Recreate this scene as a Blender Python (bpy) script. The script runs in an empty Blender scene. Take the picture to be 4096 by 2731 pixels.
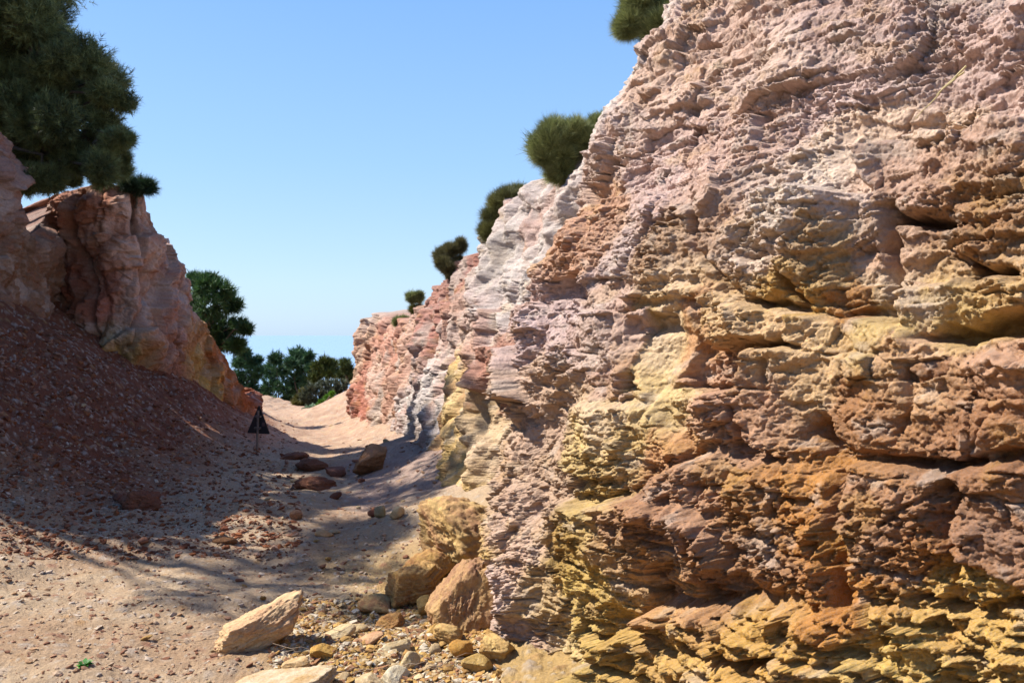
import bpy, math, random, sys
import numpy as np
from mathutils import Vector, Matrix, Quaternion

# ----------------------------------------------------------------- camera, sky, sun
sc = bpy.context.scene
CAMZ, FP, HR = 1.6, 826.0, 334.0          # eye height, focal length in pixels, horizon row
cd = bpy.data.cameras.new('camera')
cam = bpy.data.objects.new('camera', cd)
sc.collection.objects.link(cam)
cam.location = (0, 0, CAMZ)
cam.rotation_euler = (math.radians(90), 0, 0)
cd.sensor_width = 36.0
cd.lens = FP / 1024 * 36
cd.shift_y = -(341.0 - HR) / 1024
cd.clip_start = 0.05
cd.clip_end = 60000
cd.dof.use_dof = True
cd.dof.focus_distance = 4.6
cd.dof.aperture_fstop = 6.3
sc.camera = cam

SUN = Vector((-0.64, 0.11, 0.76)).normalized()
el = math.asin(SUN.z); az = math.atan2(SUN.x, SUN.y)
w = bpy.data.worlds.new('World'); sc.world = w; w.use_nodes = True
nt = w.node_tree; bg = nt.nodes['Background']
sky = nt.nodes.new('ShaderNodeTexSky'); sky.sky_type = 'NISHITA'
sky.sun_disc = False; sky.sun_elevation = el; sky.sun_rotation = az
sky.air_density = 1.0; sky.dust_density = 0.6; sky.ozone_density = 2.5; sky.altitude = 100
EXPO = 1.1
tcw = nt.nodes.new('ShaderNodeTexCoord'); sx = nt.nodes.new('ShaderNodeSeparateXYZ'); nt.links.new(tcw.outputs['Generated'], sx.inputs[0])
rmp = nt.nodes.new('ShaderNodeValToRGB'); nt.links.new(sx.outputs['Z'], rmp.inputs[0])
for i, (p_, c_) in enumerate([(0.0, (.47, .69, .96)), (0.06, (.48, .70, .96)), (0.20, (.34, .60, .98)), (0.40, (.215, .465, .96)), (1.0, (.05, .20, .70))]):
    e_ = rmp.color_ramp.elements[i] if i < 2 else rmp.color_ramp.elements.new(p_)
    e_.position = p_; e_.color = (*c_, 1)
vm = nt.nodes.new('ShaderNodeVectorMath'); vm.operation = 'SCALE'; vm.inputs['Scale'].default_value = 1 / (0.15 * 2 ** EXPO)
nt.links.new(rmp.outputs[0], vm.inputs[0])
mxs = nt.nodes.new('ShaderNodeMixRGB'); mxs.inputs[0].default_value = 0.85
nt.links.new(sky.outputs[0], mxs.inputs[1]); nt.links.new(vm.outputs[0], mxs.inputs[2])
nt.links.new(mxs.outputs[0], bg.inputs[0]); bg.inputs[1].default_value = 0.15
sd = bpy.data.lights.new('sun', 'SUN'); sd.energy = 5.0; sd.angle = math.radians(0.55); sd.color = (1.0, 0.95, 0.87)
so = bpy.data.objects.new('sun', sd); sc.collection.objects.link(so)
so.rotation_euler = SUN.to_track_quat('Z', 'Y').to_euler()
sc.view_settings.view_transform = 'Standard'; sc.view_settings.look = 'None'
sc.view_settings.exposure = EXPO; sc.view_settings.gamma = 1.0
sc.view_settings.use_curve_mapping = False
sc.cycles.max_bounces = 5; sc.cycles.diffuse_bounces = 3

C = sc.collection
R = random.Random(7)
NR = np.random.default_rng(11)
QUAL = 1.0

# ----------------------------------------------------------------- noise
def _h(ix, iy, seed=0):
    a = (ix.astype(np.int64) * 374761393 + iy.astype(np.int64) * 668265263 + seed * 1442695041) & 0xffffffff
    a = ((a ^ (a >> 13)) * 1274126177) & 0xffffffff
    a = ((a ^ (a >> 16)) * 2246822519) & 0xffffffff
    return ((a ^ (a >> 15)) & 0xffffff).astype(np.float32) / 16777216.0
def vn(x, y, seed=0):
    """gradient noise 2D, about -1..1"""
    x = np.asarray(x, np.float32); y = np.asarray(y, np.float32)
    x0 = np.floor(x); y0 = np.floor(y); fx = x - x0; fy = y - y0
    ux = fx * fx * fx * (fx * (fx * 6 - 15) + 10); uy = fy * fy * fy * (fy * (fy * 6 - 15) + 10)
    def g(ax, ay):
        t = _h(x0 + ax, y0 + ay, seed) * 6.2831853
        return np.cos(t) * (fx - ax) + np.sin(t) * (fy - ay)
    a = g(0, 0) * (1 - ux) + g(1, 0) * ux
    b = g(0, 1) * (1 - ux) + g(1, 1) * ux
    return (a * (1 - uy) + b * uy) * 1.5
def fbm(x, y, oct=4, seed=0, gain=0.5, lac=2.03):
    r = 0; a = 1.0
    for i in range(oct):
        r = r + a * vn(x, y, seed + i * 17); a *= gain; x = x * lac + 3.1; y = y * lac + 1.7
    return r
def ridged(x, y, oct=4, seed=0, gain=0.5):
    r = 0; a = 1.0
    for i in range(oct):
        r = r + a * (1 - 2 * np.abs(vn(x, y, seed + i * 17))); a *= gain; x = x * 2.07 + 3.1; y = y * 2.07 + 1.7
    return r
def worley(x, y, seed=0):
    """F1, F2 and the hash of the nearest cell"""
    x = np.asarray(x, np.float32); y = np.asarray(y, np.float32)
    x0 = np.floor(x); y0 = np.floor(y)
    f1 = np.full(x.shape, 9.0, np.float32); f2 = f1.copy(); cid = np.zeros_like(f1)
    for i in (-1, 0, 1):
        for j in (-1, 0, 1):
            cx = x0 + i; cy = y0 + j
            dx = cx + _h(cx, cy, seed) - x; dy = cy + _h(cx, cy, seed + 5) - y
            d = np.sqrt(dx * dx + dy * dy)
            m = d < f1
            f2 = np.where(m, f1, np.minimum(f2, d)); f1 = np.where(m, d, f1)
            cid = np.where(m, _h(cx, cy, seed + 9), cid)
    return f1, f2, cid
def facets(x, y, seed, bias=-0.1):
    """broken flat faces: each cell is a tilted plane"""
    x = np.asarray(x, np.float32); y = np.asarray(y, np.float32)
    x0 = np.floor(x); y0 = np.floor(y); f1 = np.full(x.shape, 9.0, np.float32); v = np.zeros_like(f1)
    for i in (-1, 0, 1):
        for j in (-1, 0, 1):
            cx = x0 + i; cy = y0 + j; dx = x - cx - _h(cx, cy, seed); dy = y - cy - _h(cx, cy, seed + 5)
            d = np.abs(dx) * 0.6 + np.abs(dy) * 0.6 + np.maximum(np.abs(dx), np.abs(dy)) * 0.5
            m = d < f1; f1 = np.where(m, d, f1)
            v = np.where(m, (_h(cx, cy, seed + 9) - 0.5) * 0.9 + (_h(cx, cy, seed + 11) - 0.5) * 1.6 * dx + ((_h(cx, cy, seed + 13) - 0.5) * 1.2 + bias) * dy, v)
    return v
def sstep(a, b, x):
    t = np.clip((x - a) / (b - a), 0, 1); return t * t * (3 - 2 * t)
def strata(s, z, thick, width, seed, jag=0.5):
    """bedded blocks: value per block 0..1 and distance to the nearest joint"""
    zz = z / thick + 0.35 * vn(s / width * 0.6, z / thick * 0.15, seed) + 0.25 * vn(s / width * 3, z / thick, seed + 1) * jag
    k = np.floor(zz + 0.35 * np.sin(zz * 2.3)); 
    zq = zz + 0.35 * np.sin(zz * 2.3); fz = zq - k
    ww = 0.6 + 0.9 * _h(k, k * 0, seed + 2)
    ss = s / width * ww + _h(k, k * 0 + 3, seed + 3) * 50 + 0.3 * vn(s / width * 1.5, z / thick * 0.7, seed + 4) * jag * 1.5
    i = np.floor(ss); fx = ss - i
    v = _h(k, i, seed + 6)
    e = np.minimum(np.minimum(fx, 1 - fx) * width, np.minimum(fz, 1 - fz) * thick)
    return v, e, fz
def catmull(P, n_or_t):
    P = np.asarray(P, float); n = len(P)
    t = np.asarray(n_or_t, float); i = np.clip(np.floor(t).astype(int), 0, n - 2); f = (t - i)[:, None]
    g = lambda k: P[np.clip(k, 0, n - 1)]
    p0, p1, p2, p3 = g(i - 1), g(i), g(i + 1), g(i + 2)
    return 0.5 * (2 * p1 + (p2 - p0) * f + (2 * p0 - 5 * p1 + 4 * p2 - p3) * f ** 2 + (-p0 + 3 * p1 - 3 * p2 + p3) * f ** 3)
def S2L(c):
    c = np.asarray(c, float) / 255.0
    return np.where(c <= 0.04045, c / 12.92, ((c + 0.055) / 1.055) ** 2.4)
AF = 0.60                                   # picture tone -> surface albedo
def S2A(c): return S2L(c) * AF
def ray(px, row, y):
    return np.array([(px - 512) / FP * y, y, CAMZ + (HR - row) / FP * y])

# ----------------------------------------------------------------- object helpers
def tag(o, label=None, cat=None, group=None, kind=None):
    if label: o['label'] = label
    if cat: o['category'] = cat
    if group: o['group'] = group
    if kind: o['kind'] = kind
    return o
def empty(name, loc, rz=0.0):
    o = bpy.data.objects.new(name, None); C.objects.link(o); o.location = loc; o.rotation_euler = (0, 0, rz)
    o.empty_display_size = 0.2
    return o
def mesh_np(name, V, F, mat, parent=None, col=None, smooth=True, loc=None):
    """V (n,3), F (m,k) all faces k-gons; one mesh object"""
    me = bpy.data.meshes.new(name)
    V = np.ascontiguousarray(V, np.float32); F = np.ascontiguousarray(F, np.int32)
    m, k = F.shape
    me.vertices.add(len(V)); me.vertices.foreach_set('co', V.ravel())
    me.loops.add(m * k); me.loops.foreach_set('vertex_index', F.ravel())
    me.polygons.add(m); me.polygons.foreach_set('loop_start', np.arange(0, m * k, k, dtype=np.int32))
    me.polygons.foreach_set('loop_total', np.full(m, k, np.int32))
    me.polygons.foreach_set('use_smooth', np.full(m, smooth, bool))
    me.update(calc_edges=True)
    if col is not None:
        a = me.color_attributes.new('Col', 'FLOAT_COLOR', 'POINT')
        c4 = np.ones((len(V), 4), np.float32); c4[:, :3] = np.clip(col, 0.003, 0.7)
        a.data.foreach_set('color', c4.ravel())
    me.materials.append(mat)
    o = bpy.data.objects.new(name, me); C.objects.link(o)
    if parent is not None: o.parent = parent
    if loc is not None: o.location = loc
    return o
def grid_faces(nr, nc):
    i = np.arange(nr * nc).reshape(nr, nc)
    return np.stack([i[:-1, :-1], i[:-1, 1:], i[1:, 1:], i[1:, :-1]], -1).reshape(-1, 4)

def mat_rock(name, scale=1.0, bump=0.5, use_col=True, base=(0.4, 0.3, 0.2), var=0.35, rough=0.95):
    m = bpy.data.materials.new(name); m.use_nodes = True; t = m.node_tree; N = t.nodes; L = t.links
    b = N['Principled BSDF']; b.inputs['Roughness'].default_value = rough
    b.inputs['Specular IOR Level'].default_value = 0.15
    tc = N.new('ShaderNodeTexCoord')
    n1 = N.new('ShaderNodeTexNoise'); n1.inputs['Scale'].default_value = 38 * scale; n1.inputs['Detail'].default_value = 8; n1.inputs['Roughness'].default_value = 0.7
    n2 = N.new('ShaderNodeTexNoise'); n2.inputs['Scale'].default_value = 150 * scale; n2.inputs['Detail'].default_value = 4; n2.inputs['Roughness'].default_value = 0.75
    L.new(tc.outputs['Object'], n1.inputs['Vector']); L.new(tc.outputs['Object'], n2.inputs['Vector'])
    if use_col:
        src = N.new('ShaderNodeVertexColor'); src.layer_name = 'Col'; so_ = src.outputs['Color']
    else:
        src = N.new('ShaderNodeRGB'); src.outputs[0].default_value = (*base, 1); so_ = src.outputs[0]
    mr = N.new('ShaderNodeMapRange'); mr.inputs['From Min'].default_value = 0.3; mr.inputs['From Max'].default_value = 0.7
    mr.inputs['To Min'].default_value = 1 - var; mr.inputs['To Max'].default_value = 1 + var
    L.new(n1.outputs['Fac'], mr.inputs['Value'])
    hs = N.new('ShaderNodeHueSaturation'); L.new(so_, hs.inputs['Color']); L.new(mr.outputs[0], hs.inputs['Value'])
    mr2 = N.new('ShaderNodeMapRange'); mr2.inputs['From Min'].default_value = 0.3; mr2.inputs['From Max'].default_value = 0.7
    mr2.inputs['To Min'].default_value = 0.8; mr2.inputs['To Max'].default_value = 1.2
    L.new(n2.outputs['Fac'], mr2.inputs['Value']); L.new(mr2.outputs[0], hs.inputs['Saturation'])
    L.new(hs.outputs[0], b.inputs['Base Color'])
    n0 = N.new('ShaderNodeTexNoise'); n0.inputs['Scale'].default_value = 13 * scale; n0.inputs['Detail'].default_value = 9; n0.inputs['Roughness'].default_value = 0.72; L.new(tc.outputs['Object'], n0.inputs['Vector'])
    ad0 = N.new('ShaderNodeMath'); ad0.operation = 'MULTIPLY_ADD'; ad0.inputs[1].default_value = 1.5; L.new(n0.outputs['Fac'], ad0.inputs[0])
    ad = N.new('ShaderNodeMath'); ad.operation = 'MULTIPLY_ADD'; ad.inputs[1].default_value = 0.3
    L.new(n2.outputs['Fac'], ad.inputs[0]); L.new(n1.outputs['Fac'], ad.inputs[2]); L.new(ad.outputs[0], ad0.inputs[2])
    bp = N.new('ShaderNodeBump'); bp.inputs['Strength'].default_value = bump; bp.inputs['Distance'].default_value = 0.035 / scale
    L.new(ad0.outputs[0], bp.inputs['Height']); L.new(bp.outputs[0], b.inputs['Normal'])
    return m
def mat_leaf(name, rough=0.6, trans=0.15):
    m = bpy.data.materials.new(name); m.use_nodes = True; t = m.node_tree; N = t.nodes; L = t.links
    b = N['Principled BSDF']; b.inputs['Roughness'].default_value = rough; b.inputs['Specular IOR Level'].default_value = 0.3
    src = N.new('ShaderNodeVertexColor'); src.layer_name = 'Col'
    tc = N.new('ShaderNodeTexCoord'); n1 = N.new('ShaderNodeTexNoise'); n1.inputs['Scale'].default_value = 3.0; n1.inputs['Detail'].default_value = 4
    L.new(tc.outputs['Object'], n1.inputs['Vector'])
    mr = N.new('ShaderNodeMapRange'); mr.inputs['From Min'].default_value = 0.3; mr.inputs['From Max'].default_value = 0.7
    mr.inputs['To Min'].default_value = 0.75; mr.inputs['To Max'].default_value = 1.3; L.new(n1.outputs['Fac'], mr.inputs['Value'])
    hs = N.new('ShaderNodeHueSaturation'); L.new(src.outputs['Color'], hs.inputs['Color']); L.new(mr.outputs[0], hs.inputs['Value'])
    L.new(hs.outputs[0], b.inputs['Base Color'])
    tr = N.new('ShaderNodeBsdfTranslucent'); L.new(hs.outputs[0], tr.inputs['Color'])
    mx = N.new('ShaderNodeMixShader'); mx.inputs[0].default_value = trans
    L.new(b.outputs[0], mx.inputs[1]); L.new(tr.outputs[0], mx.inputs[2]); L.new(mx.outputs[0], N['Material Output'].inputs['Surface'])
    return m
def mat_plain(name, base, rough=0.6, metal=0.0, var=0.2, scale=30, bump=0.1):
    m = bpy.data.materials.new(name); m.use_nodes = True; t = m.node_tree; N = t.nodes; L = t.links
    b = N['Principled BSDF']; b.inputs['Roughness'].default_value = rough; b.inputs['Metallic'].default_value = metal
    tc = N.new('ShaderNodeTexCoord'); n1 = N.new('ShaderNodeTexNoise'); n1.inputs['Scale'].default_value = scale; n1.inputs['Detail'].default_value = 6
    L.new(tc.outputs['Object'], n1.inputs['Vector'])
    cr = N.new('ShaderNodeValToRGB'); cr.color_ramp.elements[0].position = 0.3; cr.color_ramp.elements[1].position = 0.7
    cr.color_ramp.elements[0].color = (*[c * (1 - var) for c in base], 1); cr.color_ramp.elements[1].color = (*[c * (1 + var) for c in base], 1)
    L.new(n1.outputs['Fac'], cr.inputs[0]); L.new(cr.outputs[0], b.inputs['Base Color'])
    bp = N.new('ShaderNodeBump'); bp.inputs['Strength'].default_value = bump; bp.inputs['Distance'].default_value = 0.01
    L.new(n1.outputs['Fac'], bp.inputs['Height']); L.new(bp.outputs[0], b.inputs['Normal'])
    return m

M_CLIFF = mat_rock('near_rock', 1.0, 0.6, var=0.25)
M_LEFT = mat_rock('shaded_side_rock', 0.5, 0.6, var=0.25)
M_GROUND = mat_rock('dirt', 1.3, 0.8, var=0.28)
M_STONE = mat_rock('loose_stone', 1.6, 0.6, var=0.25)
M_NEEDLE = mat_leaf('needles'); M_BARK = mat_plain('bark', (0.10, 0.075, 0.055), 0.9, var=0.4, bump=0.5)

# ----------------------------------------------------------------- terrain
AX = np.array([-0.19, 0.982])               # canyon axis
def lat(x, y): return x * 0.982 + y * 0.19
# foot of the left cliff: (px, row, depth)
LBASE = [(-330, 250, 8.0), (-150, 262, 10.0), (-50, 276, 12.2), (-8, 290, 14), (16, 302, 15.2), (30, 310, 16), (56, 318, 17.6), (80, 342, 16.7), (100, 362, 16.6),
         (125, 386, 16.8), (148, 398, 17.6), (163, 398, 18.2), (178, 404, 18.7), (195, 411, 19.2), (212, 418, 19.9), (228, 428, 20.4),
         (243, 437, 21), (250, 440, 22.4), (256, 433, 26), (246, 425, 29)]
LTOP = [(-380, -160, 8.6), (-190, -60, 10.4), (-60, 60, 12.6), (-10, 140, 14.0), (6, 178, 15.2), (26, 235, 16), (56, 195, 18.4), (86, 190, 17.4), (112, 184, 17.3),
        (143, 188, 17.6), (149, 234, 18.1), (166, 240, 18.6), (178, 275, 19.2), (187, 308, 19.8), (206, 335, 20.5), (223, 352, 21.1),
        (239, 392, 21.6), (244, 405, 23), (250, 388, 26.4), (240, 388, 29)]
LB = np.array([ray(*p) for p in LBASE]); LT = np.array([ray(*p) for p in LTOP])
def softp(d, k=0.35): return 0.5 * (d + np.sqrt(d * d + k * k)) - 0.5 * k * 0
LB_l = lat(LB[:, 0], LB[:, 1]); 
_a = np.argsort(LB[:, 1])
def ground(x, y):
    """macro height of the ground"""
    x = np.asarray(x, float); y = np.asarray(y, float)
    l = lat(x, y)
    z = -0.05 * np.clip(y, -5, 46)
    lL = np.interp(y, [0, 6, 9, 14, 22, 30], [-3.2, -3.0, -2.6, -2.1, -1.95, -2.5])
    d = softp(lL - l + 0.25 * vn(y * 0.35, l * 0.2, 90), 0.9)
    dc = np.interp(y, LB[_a, 1], (np.interp(LB[_a, 1], [0, 6, 9, 14, 22, 30], [-3.2, -3.0, -2.6, -2.1, -1.95, -2.5]) - LB_l[_a]))
    sl = np.interp(y, [0, 10, 22, 27, 33], [0.76, 0.80, 0.80, 0.45, 0.12])
    z = z + sl * (np.minimum(d, dc + 0.8) + 0.25 * np.maximum(d - dc - 0.8, 0))
    # talus under the right hand cliff
    e = softp(l - np.interp(y, [0, 4, 7, 8.5, 12, 20, 26, 30], [3.6, 0.95, 0.55, 0.15, 0.05, -0.2, -1.1, 9]), 0.4)
    z = z + 0.42 * np.minimum(e, 2.5)
    # far bank right and hump left
    fb = softp(x + 8.4 + 0.12 * (y - 33) + 0.3 * vn(y * 0.3, x * 0.1, 91), 0.8) * sstep(27, 32, y)
    z = z + 0.50 * np.minimum(fb, 4.0)
    fl = softp(-(x + 12.0 + 0.10 * (y - 40)), 1.5) * sstep(32, 40, y)
    z = z + 0.22 * np.minimum(fl, 8)
    z = z + 0.10 * vn(x * 0.5, y * 0.5, 92) + 0.05 * vn(x * 1.3, y * 1.3, 93)
    # the hill falls away to the sea
    z = z - 0.45 * softp(y - 50 , 3.0) * sstep(40, 52, y)
    z = z - 0.3 * softp(-x - 45, 5) - 0.3 * softp(x - 60, 5)
    return np.maximum(z, -75)
def hit(px, row):
    ys = np.concatenate([np.linspace(2.0, 30, 2400), np.linspace(30, 60, 600)])
    p = ray(px, row, ys); g = ground(p[0], p[1])
    k = np.argmax(p[2] < g) if (p[2] < g).any() else len(ys) - 1
    return float(p[0][k]), float(p[1][k]), float(g[k])

def ground_detail(x, y, z0):
    dist = np.sqrt(x * x + y * y)
    l = lat(x, y)
    scree = sstep(-2.4, -3.8, l) * sstep(6.5, 9, y)
    foot = sstep(-0.9, 0.2, l) * sstep(8.5, 6, y)
    d = 0.03 * fbm(x * 2.2, y * 2.2, 4, 100) * (1 + scree)
    f1, f2, c = worley(x * 9, y * 9, 101)
    big = np.clip(c - 0.55, 0, 1) / 0.45
    lum = np.sqrt(np.clip(0.42 - f1, 0, 1)) * big
    d += lum * (0.010 + 0.018 * scree + 0.045 * foot)
    f1b, f2b, cb = worley(x * 26, y * 26, 102)
    lumb = np.sqrt(np.clip(0.45 - f1b, 0, 1)) * np.clip(cb - 0.4, 0, 1)
    d += lumb * (0.010 + 0.02 * scree + 0.02 * foot)
    d += 0.004 * fbm(x * 40, y * 40, 2, 103)
    return d, lum, lumb, scree, foot, c, cb

def ground_colour(x, y, lum, lumb, scree, foot, c, cb):
    l = lat(x, y)
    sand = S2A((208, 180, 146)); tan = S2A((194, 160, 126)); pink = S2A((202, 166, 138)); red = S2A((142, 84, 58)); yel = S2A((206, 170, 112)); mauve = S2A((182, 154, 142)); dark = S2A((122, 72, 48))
    n = fbm(x * 0.7, y * 0.7, 4, 110)[:, None]; n2 = fbm(x * 3, y * 3, 3, 111)[:, None]
    a = lambda v: np.clip(v, 0, 1)[:, None] if v.ndim == 1 else np.clip(v, 0, 1)
    col = sand * (1 - a(0.5 + n)) + tan * a(0.5 + n)
    t = a(sstep(13, 19, y)); col = col * (1 - t) + (pink * (1 - a(n2)) + sand * a(n2)) * t
    t = a(sstep(-0.6, 0.3, l + 0.4 * n[:, 0]) * sstep(8.5, 6.5, y)); col = col * (1 - t) + yel * t
    t = a(sstep(-0.4, 0.3, l + 0.3 * n[:, 0]) * sstep(8.5, 10, y) * sstep(19, 13, y)) * 0.8; col = col * (1 - t) + mauve * t
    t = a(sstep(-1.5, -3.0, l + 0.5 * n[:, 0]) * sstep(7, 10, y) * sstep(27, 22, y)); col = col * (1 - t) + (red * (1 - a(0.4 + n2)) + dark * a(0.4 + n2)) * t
    pebc = np.where((c * 7 % 1)[:, None] > 0.6, S2A((205, 185, 165)), np.where((c * 13 % 1)[:, None] > 0.5, S2A((165, 110, 85)), S2A((200, 155, 105))))
    m = a(lum * 1.6); col = col * (1 - m) + pebc * m
    pb = np.where((cb * 11 % 1)[:, None] > 0.7, S2A((215, 200, 180)), col * np.where((cb * 17 % 1)[:, None] > 0.5, 1.15, 0.72))
    m = a(lumb * 2.5); col = col * (1 - m) + pb * m
    return col * (1 + 0.10 * n2)

# one sheet: dense fan in front, coarser rows behind and out to the shore
nu, nv = int(820 * QUAL), int(760 * QUAL)
us = np.concatenate([np.linspace(-8, -0.95, 40)[:-1], np.linspace(-0.95, 0.25, nu), np.linspace(0.25, 1.0, 60)[1:], np.linspace(1.0, 8, 30)[1:]])
ys = np.concatenate([np.linspace(-30, 1.0, 40)[:-1], np.exp(np.linspace(math.log(1.0), math.log(2.6), 70))[:-1], np.exp(np.linspace(math.log(2.6), math.log(60), nv)), np.exp(np.linspace(math.log(61), math.log(260), 50))])
U, Y = np.meshgrid(us, ys)
X = U * (np.maximum(Y, 0.0) + np.where(Y < 1, 4.0, 4.0 * np.exp(-(Y - 1) * 0.9)))
x = X.ravel(); y = Y.ravel()
z = ground(x, y)
d, lum, lumb, scree, foot, cA, cB = ground_detail(x, y, z)
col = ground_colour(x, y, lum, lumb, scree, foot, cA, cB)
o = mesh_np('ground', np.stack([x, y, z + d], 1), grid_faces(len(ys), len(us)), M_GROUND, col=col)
tag(o, kind='structure')

# sea
m = bpy.data.materials.new('sea_water'); m.use_nodes = True; b = m.node_tree.nodes['Principled BSDF']
b.inputs['Base Color'].default_value = (0.20, 0.30, 0.42, 1); b.inputs['Roughness'].default_value = 0.25
n = m.node_tree.nodes.new('ShaderNodeTexNoise'); n.inputs['Scale'].default_value = 0.05
bp = m.node_tree.nodes.new('ShaderNodeBump'); bp.inputs['Strength'].default_value = 0.3; bp.inputs['Distance'].default_value = 2.0
tc = m.node_tree.nodes.new('ShaderNodeTexCoord'); m.node_tree.links.new(tc.outputs['Object'], n.inputs['Vector'])
m.node_tree.links.new(n.outputs['Fac'], bp.inputs['Height']); m.node_tree.links.new(bp.outputs[0], b.inputs['Normal'])
s_ = np.array([[-40000, 60, -70], [40000, 60, -70], [40000, 50000, -70], [-40000, 50000, -70]], float)
tag(mesh_np('sea', s_, np.array([[0, 1, 2, 3]]), m, smooth=False), kind='structure')

# ----------------------------------------------------------------- right cliff
RW = [((5.5, -4), (8.5, -1.5, 6.6)), ((3.9, -1), (6.8, 1.2, 6.5)), ((2.7, 1.0), (5.4, 3, 6.4)), ((1.75, 2.4), (4.4, 4.6, 6.3)),
      ((1.05, 3.4), (3.5, 5.8, 6.0)), ((.45, 4.15), (2.75, 6.7, 5.6)), ((-0.05, 4.85), (2.2, 7.4, 5.25)), ((-0.17, 5.5), (1.72, 8, 4.85)),
      ((.25, 6.4), (1.45, 8.6, 4.56)), ((.35, 7.8), (1.2, 9.2, 4.26)), ((-.30, 8.5), (1.04, 9.8, 4.10)), ((-.95, 9.1), (.67, 11, 3.78)),
      ((-1.0, 10.3), (.305, 12, 3.74)), ((-1.25, 11.8), (0, 13, 3.52)), ((-1.75, 13.7), (-.67, 15, 3.13)), ((-2.3, 16), (-1.38, 17, 2.81)),
      ((-2.9, 18.3), (-2.05, 19, 2.22)), ((-3.8, 21), (-2.98, 22, 1.92)), ((-4.7, 24), (-3.9, 25, 2.15)), ((-5.25, 26.3), (-4.75, 26.5, 2.05)),
      ((-5.35, 27.3), (-5.0, 27.4, 1.55)), ((-4.6, 28.5), (-4.3, 28.6, 1.6)), ((-2, 31), (-1.8, 31, 1.8))]
RB = np.array([(a[0], a[1], -0.05 * a[1] - 0.7) for a, b in RW]); RT = np.array([b for a, b in RW])
NK = len(RW)
kk = np.linspace(0, NK - 1, 4001)
_mid = 0.6 * catmull(RB, kk) + 0.4 * catmull(RT, kk)
_arc = np.concatenate([[0], np.cumsum(np.linalg.norm(np.diff(_mid[:, :2], axis=0), axis=1))])
_pexp = np.interp(kk, [0, 8, 11, 22], [2.3, 2.3, 1.2, 1.1]); _plin = np.interp(kk, [0, 8, 11, 22], [.12, .12, .3, .3])
_B = catmull(RB, kk); _T = catmull(RT, kk)
_t2 = np.gradient(_mid[:, :2], axis=0)
for _ in range(1):                              # smoothed plan tangent -> outward normal
    ker = np.hanning(161); ker /= ker.sum()
    _t2 = np.stack([np.convolve(np.pad(_t2[:, i], 80, 'edge'), ker, 'valid') for i in (0, 1)], 1)
_t2 /= np.linalg.norm(_t2, axis=1)[:, None]
_N = np.stack([-_t2[:, 1], _t2[:, 0]], 1)       # points to the canyon (left)
def rw_surf(arc, t, h=0.0):
    """point of the base surface: arc metres along, t 0..1 foot..rim, pushed out h metres"""
    it = lambda A: np.interp(arc, _arc, A)
    p = it(_pexp); q_ = it(_plin); f = q_ * t + (1 - q_) * np.power(np.clip(t, 0, 1), p)
    bx, by, bz = it(_B[:, 0]), it(_B[:, 1]), it(_B[:, 2]); tx, ty, tz = it(_T[:, 0]), it(_T[:, 1]), it(_T[:, 2])
    nx, ny = it(_N[:, 0]), it(_N[:, 1])
    up = 0.35 * f
    x = bx + (tx - bx) * f + nx * h; y = by + (ty - by) * f + ny * h; z = bz + (tz - bz) * t + h * up
    return x, y, z
# lookup px,row -> arc,t
_ga = np.linspace(_arc[0], _arc[-1], 700); _gt = np.linspace(0.02, 0.999, 160)
_GA, _GT = np.meshgrid(_ga, _gt)
def px_of(x, y, z): return 512 + FP * x / y, HR - FP * (z - CAMZ) / y
_cache = {}
def rw_inv(px, row, h=0.0):
    key = round(h, 2)
    if key not in _cache:
        x, y, z = rw_surf(_GA, _GT, h); y = np.where(y < 0.5, 1e9, y); a, b = px_of(x, y, z)
        a = np.where(y > 1e8, 1e6, a); _cache[key] = (a, b, y)
    a, b, yy = _cache[key]
    d2 = (a - px) ** 2 + (b - row) ** 2
    near = d2 < max(d2.min() * 3, 9)
    k = np.argmin(np.where(near, d2 + yy * 4, 1e12))
    A, T = _GA.flat[k], _GT.flat[k]
    for _ in range(6):
        def F(A, T):
            x, y, z = rw_surf(np.array([A]), np.array([T]), h); a, b = px_of(x, y, z); return np.array([a[0], b[0]])
        f0 = F(A, T) - (px, row); e = 1e-3
        J = np.stack([(F(A + e, T) - f0 - (px, row)) / e, (F(A, T + e) - f0 - (px, row)) / e], 1)
        try: dx = np.linalg.solve(J, f0)
        except Exception: break
        dx = np.clip(dx, [-0.2, -0.03], [0.2, 0.03]); A -= dx[0]; T = min(max(T - dx[1], 0.0), 1.0)
    x, y, z = rw_surf(np.array([A]), np.array([T]), h)
    return A, float(z[0]), float(y[0]), T

def poly_sdf(ax, az, P):
    """signed distance (negative inside) to polygon P in metres"""
    P = np.asarray(P, np.float32); n = len(P)
    d = np.full(ax.shape, 1e9, np.float32); ins = np.zeros(ax.shape, bool)
    for i in range(n):
        a = P[i]; b = P[(i + 1) % n]; e = b - a
        wx, wz = ax - a[0], az - a[1]
        t = np.clip((wx * e[0] + wz * e[1]) / (e @ e + 1e-9), 0, 1)
        d = np.minimum(d, (wx - e[0] * t) ** 2 + (wz - e[1] * t) ** 2)
        c = ((a[1] > az) != (b[1] > az)) & (ax < (b[0] - a[0]) * (az - a[1]) / (b[1] - a[1] + 1e-12) + a[0])
        ins ^= c
    d = np.sqrt(d); return np.where(ins, -d, d)

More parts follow.
